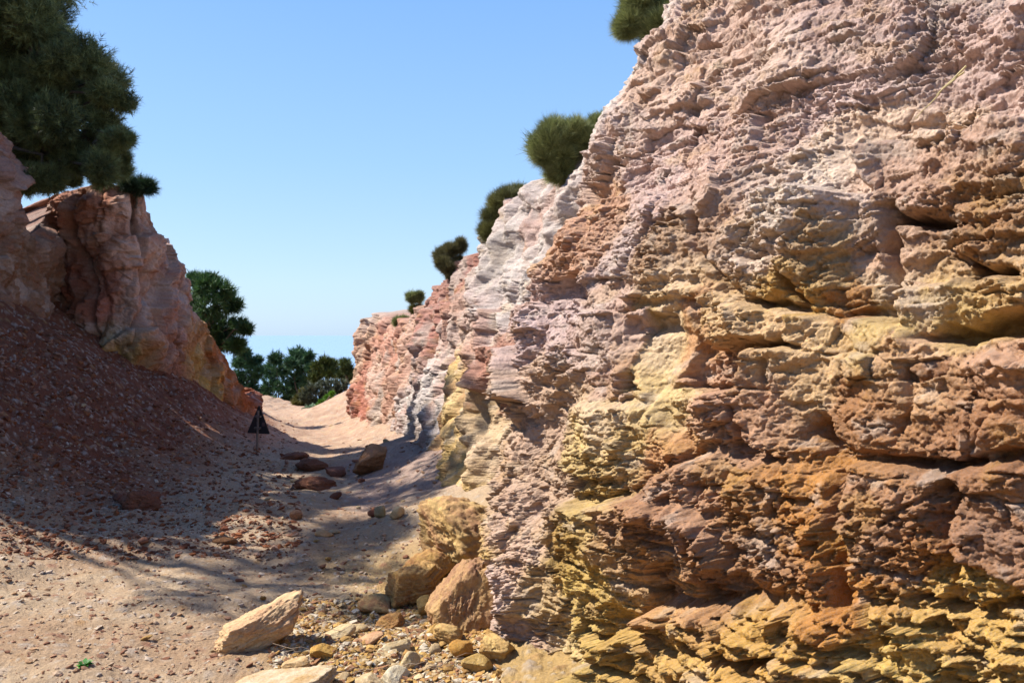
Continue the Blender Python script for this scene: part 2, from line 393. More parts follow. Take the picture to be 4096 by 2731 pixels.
# big named blocks and ledges of the wall, traced: outline, relief at top and bottom edge (m), edge width
BLOCKS = [
 ([(880,218),(985,226),(1120,236),(1120,288),(1024,288),(970,272),(930,252),(880,268)], .19, .18, .04),
 ([(838,140),(900,129),(1024,120),(1120,112),(1120,270),(1024,276),(985,262),(960,228),(900,215),(868,205),(850,180)], 0.26, 0.08, 0.03),
 ([(757,200),(800,193),(865,188),(873,205),(877,245),(873,303),(828,317),(795,313),(775,280),(757,240)], 0.26, 0.06, 0.03),
 ([(742,222),(757,205),(760,245),(750,238)], 0.13, 0.07, .02),
 ([(636,262),(657,231),(684,218),(692,250),(694,287),(636,289)], 0.11, 0.04, .02),
 ([(684,213),(740,203),(750,260),(722,292),(700,280),(690,250)], 0.13, 0.04, .03),
 ([(741,255),(785,262),(797,308),(742,300)], 0.11, 0.07, .03),
 ([(873,262),(897,240),(940,243),(970,262),(978,290),(876,296)], 0.13, 0.11, .03),
 ([(873,288),(925,284),(1024,281),(1120,278),(1120,318),(1024,316),(958,330),(884,335)], 0.28, 0.12, 0.03),
 ([(714,305),(800,316),(875,321),(930,343),(1024,340),(1120,336),(1120,372),(1024,370),(928,364),(805,358),(723,335)], 0.3, 0.2, 0.025),
 ([(620,296),(700,288),(800,312),(805,330),(715,345),(700,300),(640,306)], 0.10, 0.09, .03),
 ([(749,346),(797,352),(927,358),(1024,359),(1120,360),(1120,455),(1024,460),(890,462),(800,470),(745,440),(730,400)], 0.28, 0.12, 0.03),
 ([(644,478),(714,456),(818,462),(1024,462),(1120,462),(1120,610),(1024,605),(862,603),(680,602),(640,545)], 0.28, 0.14, 0.05),
 ([(560,700),(600,645),(650,607),(740,600),(860,597),(1024,596),(1120,594),(1120,860),(560,860)], 0.3, 0.42, 0.05),
 ([(560,412),(580,400),(645,403),(680,435),(700,470),(640,500),(560,480),(545,455)], 0.17, 0.06, .04),
 ([(530,517),(550,502),(618,512),(630,600),(600,622),(560,618),(538,570)], 0.15, -0.03, .03),
 ([(600,500),(650,496),(720,520),(735,570),(690,600),(620,590)], 0.32, 0.14, .04),
 ([(694,395),(740,385),(750,440),(700,450)], 0.18, 0.08, .03),
 ([(742,73),(806,62),(818,76),(745,92)], 0.10, 0.03, .02),
 ([(640,92),(700,80),(702,98),(648,112)], 0.09, 0.03, .02),
 ([(700,118),(748,108),(755,150),(704,160)], 0.10, 0.03, .02),
 ([(464,357),(490,350),(508,350),(506,400),(476,399)], 0.22, 0.17, .03),
 ([(470,318),(492,310),(494,330),(474,334)], 0.16, 0.06, .03),
 ([(585,352),(606,345),(608,362),(588,372)], 0.08, 0.03, .02),
 ([(540,395),(560,372),(590,365),(600,392),(575,400)], 0.09, 0.03, .02),
 ([(650,385),(690,378),(694,396),(655,402)], 0.06, 0.02, .02),
 ([(714,405),(740,400),(738,425),(718,430)], 0.22, 0.12, .015),
]
SCOOP = [(630,308),(660,301),(697,300),(706,331),(692,370),(668,402),(648,390),(632,350)]
PIT = [(638,312),(690,310),(682,335),(640,340)]
CREVICES = [([(812,430),(822,452),(842,478),(846,520),(852,560),(864,603)], .16, .045), ([(870,205),(868,250),(876,300)], .12, .03),
            ([(690,205),(692,250),(722,292),(745,300)], .07, .02), ([(640,470),(700,462),(760,470),(880,462),(1024,466)], .06, .03),
            ([(720,600),(716,560),(722,530)], .08, .02), ([(560,480),(545,500),(540,560)], .08, .03), ([(645,480),(600,500),(560,500)], .05, .02),
            ([(680,604),(780,608),(880,606),(1024,602)], .07, .03), ([(905,365),(908,400),(900,440)], .05, .015), ([(765,362),(770,400)], .05, .015),
            ([(700,640),(760,650),(820,640)], .08, .02), ([(690,560),(660,575),(640,600)], .08, .025), ([(960,480),(955,530),(975,600)], .10, .03)]
CPTS = [(700,20,205,165,145),(800,30,185,150,140),(900,40,178,150,140),(980,60,200,165,155),(850,80,205,175,165),(760,60,215,185,160),(650,80,212,172,145),  # wall tones by eye; dark overhang ones have shade painted into the colour
 (600,150,205,175,155),(560,200,206,186,170),(540,230,208,194,182),(572,222,196,136,102),(565,240,196,138,104),(600,118,218,205,190),(575,150,216,200,185),(500,290,205,190,180),(470,320,210,175,155),
 (440,345,215,188,170),(400,370,205,150,130),(370,380,215,168,150),(357,415,185,100,75),(360,400,190,105,80),(385,340,205,135,112),(352,335,212,172,142),(420,400,216,205,198),
 (400,430,216,205,195),(432,430,202,192,185),(455,300,190,130,110),(440,290,172,98,84),(430,310,178,105,90),(455,272,168,94,80),(480,270,205,190,175),(380,400,200,150,128),
 (640,180,200,165,155),(700,160,205,160,145),(750,140,200,160,140),(800,120,210,175,165),(860,122,238,208,165),(950,112,238,208,160),(830,145,232,212,170),(1000,90,205,165,150),
 (900,160,190,145,125),(1000,170,185,138,118),(960,220,165,115,75),(1010,240,160,115,76),(910,190,186,140,120),(810,200,236,218,186),(765,230,226,208,172),(850,195,222,198,168),(820,250,178,142,92),
 (830,300,165,112,58),(900,262,190,145,120),(890,300,208,186,142),(880,325,206,176,106),(950,310,200,165,98),(1000,300,205,160,100),(780,280,198,150,70),(660,250,168,128,98),(720,230,188,145,118),(600,260,205,180,165),
 (560,300,198,170,165),(530,330,195,168,166),(590,340,202,176,160),(600,380,190,150,140),(620,320,200,165,150),(660,297,232,196,145),(655,350,238,216,164),(650,385,228,200,136),(675,340,238,216,160),(645,322,176,140,82),
 (703,320,200,142,95),(700,350,206,150,105),(630,345,200,150,115),(710,385,200,150,125),(740,310,222,180,130),(800,330,226,185,135),(900,345,210,162,128),(1000,350,190,142,115),(800,365,215,172,130),(760,400,185,138,113),
 (850,400,160,112,78),(950,420,148,102,74),(1000,400,155,108,80),(600,418,236,212,164),(580,440,228,200,128),(640,450,226,188,126),(680,450,205,148,103),(600,480,205,172,108),
 (720,430,190,143,120),(720,480,180,132,105),(503,420,190,160,138),(520,400,188,156,132),(520,460,184,152,128),(495,500,192,162,140),(500,560,208,172,152),(492,590,212,182,166),
 (512,600,195,165,115),(540,650,225,198,130),(530,680,228,202,130),(500,640,182,150,135),(560,540,160,124,66),(590,570,200,162,88),(570,600,208,172,92),(620,540,185,145,105),
 (640,520,180,135,105),(700,520,165,118,90),(800,500,168,118,74),(830,490,188,128,66),(900,520,166,120,92),(980,520,156,113,90),(850,560,185,122,60),(950,570,166,112,68),
 (760,570,165,118,85),(880,590,192,128,62),(680,600,188,138,98),(700,640,218,170,98),(800,630,212,160,82),(900,640,224,180,106),(1000,630,218,170,92),(750,680,218,170,88),
 (650,670,202,160,88),(950,680,228,186,102),(1010,680,218,175,102),(450,380,228,200,108),(440,430,222,184,92),(470,430,206,184,124),(482,460,204,186,132),(440,480,222,180,86),
 (470,500,218,176,92),(490,380,165,102,82),(480,560,200,160,90),(410,450,214,200,180)]

def build_right():
    # columns: denser where the wall is close to the eye
    dist = np.linalg.norm(_mid[:, :2], axis=1)
    dens = 1 / np.clip(dist, 2.6, 40) * np.interp(_arc, [0, _arc[400], _arc[500], _arc[1300], _arc[1600], _arc[-1]], [.25, .4, 2.3, 2.0, 1.0, .8])
    cum = np.concatenate([[0], np.cumsum(0.5 * (dens[1:] + dens[:-1]) * np.diff(_arc))])
    nc = int(1500 * QUAL); nrw = int(980 * QUAL)
    arc = np.interp(np.linspace(0, cum[-1], nc), cum, _arc)
    tt = np.linspace(0, 1, 2000); dn = np.interp(tt, [0, .08, .12, .28, .34, .62, .72, 1], [.4, .8, 2.0, 2.0, 1.4, 1.3, .7, .7]); cm = np.cumsum(dn); cm = (cm - cm[0]) / (cm[-1] - cm[0])
    t = np.interp(np.linspace(0, 1, nrw), cm, tt)
    A, T = np.meshgrid(arc, t)
    A = A.ravel().astype(np.float32); T = T.ravel().astype(np.float32)
    bx, by, bz = rw_surf(A, T, 0.0)
    z = bz.astype(np.float32)
    D = np.hypot(bx, by); near = sstep(9.0, 6.5, by)
    # domain warp so outlines are ragged
    wa = 0.035 * fbm(A * 3, z * 3, 4, 1) + 0.012 * fbm(A * 14, z * 14, 3, 2)
    wz = 0.030 * fbm(A * 3, z * 3, 4, 3) + 0.010 * fbm(A * 14, z * 14, 3, 4)
    Aw = A + wa; zw = z + wz
    h = np.zeros_like(A); named = np.zeros_like(A); jm = np.zeros_like(A)
    for P, ht, hb, ew in BLOCKS:
        Q = [rw_inv(px, row, ht * 0.8) for px, row in P]
        Q = np.array([(q[0], q[1]) for q in Q])
        lo = Q.min(0) - 0.15; hi = Q.max(0) + 0.15
        m = (Aw > lo[0]) & (Aw < hi[0]) & (zw > lo[1]) & (zw < hi[1])
        if not m.any(): continue
        sdv = poly_sdf(Aw[m], zw[m], Q)
        k = sstep(ew * 0.5, -ew * 0.9, sdv)
        # local top/bottom of the block in this column
        zt = np.zeros(m.sum(), np.float32); g = (zw[m] - lo[1] - 0.15) / max(hi[1] - lo[1] - 0.3, 0.05)
        hv = (hb + (ht - hb) * np.clip(g, 0, 1) ** 0.8) * (0.95 + 0.45 * fbm(A[m] * 1.7, z[m] * 0.8, 2, 160))
        if hb > 0.4: jm[m] = k
        h[m] = np.where(k > 0, h[m] * (1 - k) + np.maximum(h[m] * 0.3 + hv, hv) * k, h[m])
        named[m] = np.maximum(named[m], k * (0.15 if hb > 0.4 else 0.6 if ht > 0.4 else 1.0))
    Q = np.array([rw_inv(px, row, 0.0)[:2] for px, row in SCOOP]); s1 = poly_sdf(Aw, zw, Q); sc_ = sstep(0.02, -0.16, s1)
    h = h * (1 - sstep(0.03, -0.02, s1)) + sc_ * -0.10 + sstep(0.03, -0.02, s1) * 0.05
    Q = np.array([rw_inv(px, row, 0.0)[:2] for px, row in PIT]); s2 = poly_sdf(Aw, zw, Q); h += -0.07 * sstep(0.01, -0.07, s2)
    smooth = 0.75 * sstep(0.05, -0.05, s1) * (1 - 0.7 * sstep(0.02, -0.03, s2))
    crev = np.zeros_like(h)
    for P, dp, wd in CREVICES:
        Q = np.array([rw_inv(px, row, 0.2)[:2] for px, row in P])
        lo = Q.min(0) - 0.2; hi = Q.max(0) + 0.2
        m = (Aw > lo[0]) & (Aw < hi[0]) & (zw > lo[1]) & (zw < hi[1])
        dd = np.full(m.sum(), 9.0, np.float32)
        for i in range(len(Q) - 1):
            a, b = Q[i], Q[i + 1]; e = b - a; wx, wy = Aw[m] - a[0], zw[m] - a[1]
            tq = np.clip((wx * e[0] + wy * e[1]) / (e @ e), 0, 1); dd = np.minimum(dd, np.hypot(wx - e[0] * tq, wy - e[1] * tq))
        crev[m] = np.maximum(crev[m], dp * np.exp(-(dd / wd) ** 2))
    h -= crev
    # general rock relief
    sc1 = np.where(by > 7, 1.6, 1.0)
    h += 0.16 * fbm(A * 0.8, z * 0.9, 3, 20) * (1 - 0.6 * named) 
    v1, e1, fz1 = strata(A, z, 0.34, 0.7, 30)
    v2, e2, fz2 = strata(A, z, 0.13, 0.33, 40)
    v3, e3, fz3 = strata(A, z, 0.05, 0.13, 50)
    upper = sstep(0.2, 1.2, z) * near
    far = 1 - near
    ac_ = rw_inv(515, 520, 0.0)[0]; col2 = np.exp(-((A - ac_) / 0.55) ** 2) * sstep(2.0, 1.5, z)
    ay_ = rw_inv(450, 450, 0.0)[0]; yel2 = np.exp(-((A - ay_) / 1.0) ** 2)
    gen = (1 - 0.75 * named) * (1 - smooth) * (1 - 0.7 * col2) * (1 - 0.8 * yel2)
    h += 0.12 * yel2 + 0.07 * col2 * fbm(A * 2.0, z * 1.4, 3, 59)
    rough1 = 0.5 + 0.5 * sstep(-0.2, 0.4, fbm(A * 0.7, z * 0.7, 3, 60))
    # ledge faces lean out at the top so their undersides fall away
    h += gen * (0.15 * (v1 - 0.5) + 0.03 * (fz1 - 0.5)) * (1 - 0.8 * far)
    h += gen * rough1 * (0.085 * (v2 - 0.5) + 0.03 * (fz2 - 0.5)) * (1 - 0.8 * far)
    lay = sstep(0.0, 0.35, fbm(A * 1.1, z * 1.6, 3, 61) + 0.5 * sstep(0.9, 0.5, z) + 0.15)
    h += (1 - smooth) * (1 - 0.75 * col2) * (1 - 0.9 * yel2) * lay * (0.040 * (v3 - 0.5) + 0.014 * (fz3 - 0.5)) * (1 - 0.3 * named) * (1 - 0.8 * far)
    v4, e4, fz4 = strata(A, z, 0.085, 0.42, 55); v5, e5, fz5 = strata(A, z, 0.035, 0.16, 57)
    h += jm * (0.12 * (v4 - 0.5) + 0.03 * (fz4 - 0.5) + 0.07 * (v5 - 0.5))
    h += named * (1 - smooth) * 0.05 * (v2 - 0.5) * rough1
    cr = np.exp(-(e2 / 0.006) ** 2) * (1 - smooth) * sstep(-0.1, 0.3, fbm(A * 3, z * 3, 2, 63)) * near
    h -= 0.025 * cr
    # crumbly crust over flat fracture faces; z is sheared by the relief so shelves get their own grain
    z_keep = z; z = (z + 0.5 * h).astype(np.float32); A_keep = A; A = (A + 0.25 * h).astype(np.float32)
    low = 1 + 0.55 * sstep(2.4, 1.2, z_keep) * near - 0.25 * far - 0.15 * sstep(2.2, 2.8, z_keep)
    kn = sstep(-0.15, 0.35, fbm(A * 1.6, z * 1.6, 4, 64)) * (1 - 0.85 * smooth)
    g1, g2, c2 = worley(A * 6 + 0.6 * vn(A * 5, z * 5, 65), z * 9 + 0.6 * vn(A * 5, z * 5, 66), 68)
    chunk = np.clip((g2 - g1) * 6, 0, 1); cm_ = sstep(-0.1, 0.3, fbm(A * 1.3 + 7, z * 1.3, 3, 69))
    wx_ = 0.35 * fbm(A * 3, z * 3, 3, 170); wz_ = 0.35 * fbm(A * 3, z * 3, 3, 171)
    rg_ = (1 - smooth) * (1 - 0.4 * far)
    h += rg_ * (0.058 * facets(A * 2.3 + wx_, z * 3.6 + wz_, 172) + 0.024 * facets(A * 6 + 2 * wx_, z * 10 + 2 * wz_, 174) + 0.011 * low * facets(A * 16 + 3 * wx_, z * 24 + 3 * wz_, 176))
    g1, g2, c2 = worley(A * 19 + 0.6 * vn(A * 15, z * 15, 165), z * 27 + 0.6 * vn(A * 15, z * 15, 166), 168)
    h += (1 - smooth) * 0.020 * low * np.clip((g2 - g1) * 5, 0, 1) * c2 * (0.35 + 0.65 * kn)
    f1, f2, c = worley(A * 45 + 0.5 * vn(A * 30, z * 30, 67), z * 55, 167)
    h += kn * 0.014 * low * np.clip(0.6 - f1, 0, 1) * (c > 0.35)
    h += (1 - 0.7 * smooth) * low * (0.018 * ridged(A * 7, z * 8, 5, 70, 0.66) * (0.12 + 0.88 * kn) + 0.006 * ridged(A * 40, z * 50, 3, 75, 0.65) * (0.2 + 0.8 * kn))
    h += 0.005 * fbm(A * 55, z * 55, 3, 78, 0.7)
    z = z_keep; A = A_keep
    # far wall: vertical flutes and holes
    h += far * (0.15 * ridged(A * 0.9, z * 0.45, 3, 80, 0.5) - 0.24 + 0.11 * fbm(A * 1.3, z * 1.1, 4, 81, 0.5))
    g1, g2, c2 = worley(A * 2.2, z * 3.2, 83); h += far * 0.08 * np.clip((g2 - g1) * 3, 0, 1) * c2
    g1, g2, c2 = worley(A * 6, z * 7.5, 84); h += far * 0.03 * np.clip((g2 - g1) * 3, 0, 1) * c2
    h += far * 0.10 * np.sqrt(np.clip(worley(A * 1.6, z * 2.2, 82)[0], 0, 1))
    h = h.astype(np.float32)
    fade = sstep(0, 0.02, T) 
    x, y, zz = rw_surf(A, T, h * fade)
    # rim breaks up
    # colour
    cp = []
    for px, row, r_, g_, b_ in CPTS:
        q = rw_inv(px, row, 0.12); cp.append((q[0], q[1], q[2], *S2A((r_, g_, b_))))
    cp = np.array(cp, np.float32)
    aw = A + 0.10 * fbm(A * 1.5, z * 1.5, 4, 84) * np.clip(D / 4, 1, 4); zw2 = z + 0.07 * fbm(A * 1.5, z * 2.5, 4, 85) * np.clip(D / 4, 1, 3)
    aw += 0.03 * vn(A * 9, z * 9, 86) + ((v1 - 0.5) * 0.22 + (v2 - 0.5) * 0.12) * np.clip(D / 4, 1, 2.5); zw2 += (v1 - 0.5) * 0.10 + (v2 - 0.5) * 0.07 + 0.03 * (v3 - 0.5)
    num = np.zeros((len(A), 3), np.float32); den = np.zeros(len(A), np.float32)
    for a, zc, yc, r_, g_, b_ in cp:
        rr = 0.035 * max(yc, 2.5)
        d2 = ((aw - a) ** 2 / (1.5 if yc < 7 else 3.0) + (zw2 - zc) ** 2) / rr ** 2
        wgt = 1 / (d2 + 0.3) ** 3.0
        den += wgt; num[:, 0] += wgt * r_; num[:, 1] += wgt * g_; num[:, 2] += wgt * b_
    col = num / den[:, None]
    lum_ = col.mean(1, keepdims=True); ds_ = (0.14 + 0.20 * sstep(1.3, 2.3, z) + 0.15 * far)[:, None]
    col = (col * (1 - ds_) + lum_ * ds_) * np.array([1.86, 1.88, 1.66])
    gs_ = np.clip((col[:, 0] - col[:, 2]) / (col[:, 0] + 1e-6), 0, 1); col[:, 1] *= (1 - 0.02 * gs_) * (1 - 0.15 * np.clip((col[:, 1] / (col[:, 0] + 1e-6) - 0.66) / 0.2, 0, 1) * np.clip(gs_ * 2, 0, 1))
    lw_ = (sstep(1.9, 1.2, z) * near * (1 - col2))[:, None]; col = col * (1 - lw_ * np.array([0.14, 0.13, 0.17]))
    # mineral mottling: iron staining, pale crust, per-bed tints
    n1 = fbm(A * 4, z * 6, 5, 87, 0.6); n2 = fbm(A * 9, z * 12, 4, 88, 0.6); n3 = fbm(A * 2.0, z * 3.5, 4, 89)
    def mixc(c, target, f): f = np.clip(f, 0, 1)[:, None]; return c * (1 - f) + np.asarray(target, np.float32) * f
    col = mixc(col, S2A((188, 128, 80)), 0.25 * sstep(0.3, 0.9, n1) * (1 - 0.5 * smooth))
    col = mixc(col, S2A((232, 214, 196)), 0.45 * sstep(0.25, 0.9, -n1 + 0.3 * n2))
    col = mixc(col, S2A((188, 152, 134)), 0.22 * sstep(0.2, 0.8, n3) * (1 - smooth))
    col = mixc(col, S2A((214, 168, 88)), 0.30 * sstep(0.25, 0.8, -n3 + 0.2 * n2))
    up_ = (1 + 0.07 * sstep(2.0, 2.6, z))[:, None]; col = col * up_
    tint = ((v2 - 0.5) * 0.16 + (v3 - 0.5) * 0.14 + 0.10 * n2)[:, None] * (1 - 0.6 * smooth)[:, None]
    col = col * (1 + tint)
    fm = far[:, None]; vst = fbm(A * 1.8, z * 0.5, 4, 95)
    colf = mixc(col, S2A((200, 128, 100)), 0.45 * sstep(0.1, 0.6, vst)); colf = mixc(colf, S2A((228, 215, 200)), 0.55 * sstep(0.15, 0.6, -vst) )
    iss = sstep(9.2, 11, by)[:, None]
    col = col * (1 - fm * iss) + colf * fm * iss
    mxc = col.max(1, keepdims=True); col = col / mxc * 0.64 * (1 - np.exp(-mxc / 0.60))
    # top: turn the surface back over the plateau
    V = np.stack([x, y, zz], 1).reshape(nrw, nc, 3); col = col.reshape(nrw, nc, 3)
    nx = np.interp(arc, _arc, _N[:, 0]); ny = np.interp(arc, _arc, _N[:, 1])
    top = V[-1]; ex = []; ec = []
    for i, dd in enumerate([.12, .3, .6, 1.0, 1.6, 2.5, 4, 7, 12]):
        q = top.copy(); q[:, 0] += 0.94 * dd; q[:, 1] += 0.34 * dd
        q[:, 2] += 0.10 * dd ** 0.7 + 0.10 * vn(arc * 1.5, arc * 0 + dd * 1.5, 96) * min(dd * 2, 1) - (0.05 * dd if dd > 2 else 0)
        ex.append(q); ec.append(col[-1] * 0.9)
    V = np.concatenate([V, np.array(ex)]); col = np.concatenate([col, np.array(ec)])
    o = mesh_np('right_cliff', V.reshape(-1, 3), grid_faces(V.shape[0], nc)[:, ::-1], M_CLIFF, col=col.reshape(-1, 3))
    tag(o, kind='structure')
    return V
RV = build_right()

# ----------------------------------------------------------------- left cliff
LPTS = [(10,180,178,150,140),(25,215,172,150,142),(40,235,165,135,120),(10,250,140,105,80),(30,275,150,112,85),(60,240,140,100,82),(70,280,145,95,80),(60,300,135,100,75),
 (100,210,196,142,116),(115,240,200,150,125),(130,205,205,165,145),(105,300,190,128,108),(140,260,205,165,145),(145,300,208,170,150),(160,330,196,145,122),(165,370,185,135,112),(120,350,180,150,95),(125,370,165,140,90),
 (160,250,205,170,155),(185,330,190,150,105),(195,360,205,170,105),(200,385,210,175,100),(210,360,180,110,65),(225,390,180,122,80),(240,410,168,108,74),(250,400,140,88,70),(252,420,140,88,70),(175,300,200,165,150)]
def build_left():
    n = len(LB); k2 = np.linspace(0, n - 1, 3001)
    B = np.stack([np.interp(k2, np.arange(n), LB[:, i]) for i in range(3)], 1); Tt = np.stack([np.interp(k2, np.arange(n), LT[:, i]) for i in range(3)], 1)
    B[:, 2] -= 1.6
    mid = 0.5 * (B + Tt); arc = np.concatenate([[0], np.cumsum(np.linalg.norm(np.diff(mid[:, :2], axis=0), axis=1))])
    t2 = np.gradient(mid[:, :2], axis=0); ker = np.hanning(221); ker /= ker.sum()
    t2 = np.stack([np.convolve(np.pad(t2[:, i], 110, 'edge'), ker, 'valid') for i in (0, 1)], 1); t2 /= np.linalg.norm(t2, axis=1)[:, None]
    N = np.stack([t2[:, 1], -t2[:, 0]], 1)
    nc, nrw = int(900 * QUAL), int(420 * QUAL)
    # spread columns by index with the visible part favoured
    cw = np.interp(k2, [0, 1, 3, 17, 19], [.2, .4, 1, 1.2, .5]) * np.gradient(arc); cum = np.cumsum(cw); cum = (cum - cum[0]) / (cum[-1] - cum[0])
    kc = np.interp(np.linspace(0, 1, nc), cum, np.arange(len(k2)))
    it = lambda a, q: np.interp(q, np.arange(len(k2)), a)
    K, T = np.meshgrid(kc, np.linspace(0, 1, nrw)); K = K.ravel(); T = T.ravel()
    A = it(arc, K); P = [it(B[:, i], K) for i in range(3)]; Q = [it(Tt[:, i], K) for i in range(3)]
    x = P[0] + (Q[0] - P[0]) * T; y = P[1] + (Q[1] - P[1]) * T; z = P[2] + (Q[2] - P[2]) * T
    px, row = px_of(x, y, z)
    h = 0.30 * fbm(A * 0.55, z * 0.4, 3, 200) + 0.10 * ridged(A * 1.2, z * 0.6, 4, 201)
    v1, e1, fz = strata(z * 0.9 + 3, A * 1.0, 0.7, 1.3, 205, 1.0)     # steep beds: tall slabs
    h += 0.30 * (v1 - 0.5)
    f1, f2, c = worley(A * 1.3, z * 0.8, 206); h += 0.14 * np.clip((f2 - f1) * 2.5, 0, 1)
    f1, f2, c2 = worley(A * 4, z * 3.4, 207); h += 0.045 * np.clip((f2 - f1) * 3, 0, 1) * (0.4 + c2)
    h += 0.035 * ridged(A * 6, z * 6, 4, 208, 0.6)
    # the yellow hollow at the foot and the dark joints between slabs
    hol = np.exp(-(((px - 122) / 17) ** 2 + ((row - 372) / 26) ** 2) ** 1.5); h -= 0.55 * hol
    for P2 in ([(132,188),(134,230),(138,260),(142,300),(128,345)], [(88,195),(86,240),(92,300),(98,350)], [(165,245),(168,300),(166,380)]):
        dd = np.full(len(px), 1e9)
        for a, b in zip(P2[:-1], P2[1:]):
            e = np.subtract(b, a); wx, wy = px - a[0], row - a[1]; tq = np.clip((wx * e[0] + wy * e[1]) / (e @ e), 0, 1); dd = np.minimum(dd, np.hypot(wx - e[0] * tq, wy - e[1] * tq))
        dd = dd + 2 * vn(A * 3, z * 3, 209)
        h -= 0.30 * np.exp(-(dd / 2.2) ** 2)
    edge = sstep(1.0, 0.93, T); h *= 0.35 + 0.65 * edge
    nx, ny = it(N[:, 0], K), it(N[:, 1], K)
    x = x + nx * h; y = y + ny * h; z2 = z + 0.05 * fbm(A * 5, z * 5, 3, 210)
    num = np.zeros((len(A), 3)); den = np.zeros(len(A))
    pw = px + 9 * fbm(A * 1.2, z * 1.0, 4, 211); rw = row + 12 * fbm(A * 1.2, z * 1.0, 4, 212)
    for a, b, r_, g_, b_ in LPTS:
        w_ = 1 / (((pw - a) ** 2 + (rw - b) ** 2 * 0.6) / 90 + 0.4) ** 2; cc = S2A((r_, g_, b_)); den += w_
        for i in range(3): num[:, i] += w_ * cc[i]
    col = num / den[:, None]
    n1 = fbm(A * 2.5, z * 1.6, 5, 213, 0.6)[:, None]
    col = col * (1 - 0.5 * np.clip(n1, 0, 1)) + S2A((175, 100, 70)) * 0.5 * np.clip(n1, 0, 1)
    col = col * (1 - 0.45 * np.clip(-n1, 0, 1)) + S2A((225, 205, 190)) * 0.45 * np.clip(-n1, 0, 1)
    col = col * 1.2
    V = np.stack([x, y, z2], 1).reshape(nrw, nc, 3); col = col.reshape(nrw, nc, 3)
    nx = it(N[:, 0], kc); ny = it(N[:, 1], kc); ac = it(arc, kc)
    ex, ec = [], []
    for dd in [.15, .4, .8, 1.4, 2.2, 3.5, 5.5, 9, 16]:
        q = V[-1].copy(); q[:, 0] -= 0.8 * dd; q[:, 1] += 0.6 * dd; q[:, 2] += 0.15 * vn(ac * 1.2, ac * 0 + dd * 1.3, 214) * min(1, dd) - 0.10 * dd; ex.append(q); ec.append(col[-1] * 0.85)
    V = np.concatenate([V, np.array(ex)]); col = np.concatenate([col, np.array(ec)])
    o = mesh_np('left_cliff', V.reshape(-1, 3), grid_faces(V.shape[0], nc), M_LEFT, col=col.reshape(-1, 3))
    tag(o, kind='structure')
build_left()

# ----------------------------------------------------------------- stones
def ico(sub):
    import bmesh
    bm = bmesh.new(); bmesh.ops.create_icosphere(bm, subdivisions=sub, radius=1.0)
    bm.verts.ensure_lookup_table()
    V = np.array([v.co[:] for v in bm.verts]); F = np.array([[v.index for v in f.verts] for f in bm.faces]); bm.free()
    V /= np.linalg.norm(V, axis=1)[:, None]
    return V, F
ICO = {k: ico(k) for k in (1, 2, 3, 5, 6)}
def n3(V, f, seed):
    return (vn(V[:, 0] * f + V[:, 2] * f * 0.7, V[:, 1] * f - V[:, 2] * f * 0.6, seed) + vn(V[:, 2] * f + 5, V[:, 0] * f * 0.8 - V[:, 1] * f * 0.5, seed + 1)) * 0.6
def stone_mesh(sub, seed, planes=11, rough=0.05, layers=0.0, extra=()):
    rs = np.random.default_rng(seed); V, F = ICO[sub]
    n = rs.normal(size=(planes, 3)); n /= np.linalg.norm(n, axis=1)[:, None]; d = rs.uniform(0.62, 1.0, planes)
    for e in extra:
        n = np.concatenate([n, [np.array(e[:3]) / np.linalg.norm(e[:3])]]); d = np.append(d, e[3])
    r = np.full(len(V), 1.15)
    for ni, di in zip(n, d):
        c = V @ ni; q = np.where(c > 0.05, di / np.maximum(c, 0.05), 9)
        kk_ = 0.04; hh = np.clip(0.5 + 0.5 * (q - r) / kk_, 0, 1); r = q * (1 - hh) + r * hh - kk_ * hh * (1 - hh)
    P = V * r[:, None]
    if sub > 2:
        dn = rough * (n3(P, 2.5, seed) + 0.7 * n3(P, 6, seed + 3) - 0.7 * np.abs(n3(P, 11, seed + 7)) + ((0.35 * n3(P, 24, seed + 9) - 0.3 * np.abs(n3(P, 45, seed + 11))) if sub > 4 else 0))
        if layers:
            q = P[:, 2] * 9 + 0.8 * n3(P, 2, seed + 20); kq = np.floor(q); dn = dn + layers * (_h(kq, kq * 0 + 1, seed) - 0.5) * (1 - np.abs(V[:, 2])) + layers * 0.5 * (q - kq - 0.5)
        P = P + V * dn[:, None]
    return P, F
def stone_col(P, c1, c2, seed, f=2.0):
    t = np.clip(0.5 + 0.8 * n3(P, f, seed) + 0.5 * n3(P, f * 4, seed + 2), 0, 1)[:, None]
    return S2A(c1) * (1 - t) + S2A(c2) * t
def rot(ax, ay, az_):
    return np.array(Matrix.Rotation(math.radians(az_), 3, 'Z') @ Matrix.Rotation(math.radians(ay), 3, 'Y') @ Matrix.Rotation(math.radians(ax), 3, 'X'))
def big_stone(name, px, row, size, angles, c1, c2, label, seed, sub=5, sink=0.25, planes=11, rough=0.05, layers=0.0, extra=(), cat='rock', group=None, dy=0):
    """px,row = where its foot centre touches the ground"""
    x, y, g = hit(px, row); y += dy
    P, F = stone_mesh(sub, seed, planes, rough, layers, extra)
    col = stone_col(P, c1, c2, seed)
    P = (P * np.array(size) / 2) @ rot(*angles).T
    zmin = P[:, 2].min(); hgt = P[:, 2].max() - zmin
    o = mesh_np(name, P, F, M_STONE, col=col)
    o.location = (x, y, float(ground(x, y)) - zmin - sink * hgt)
    tag(o, label, cat, group); return o

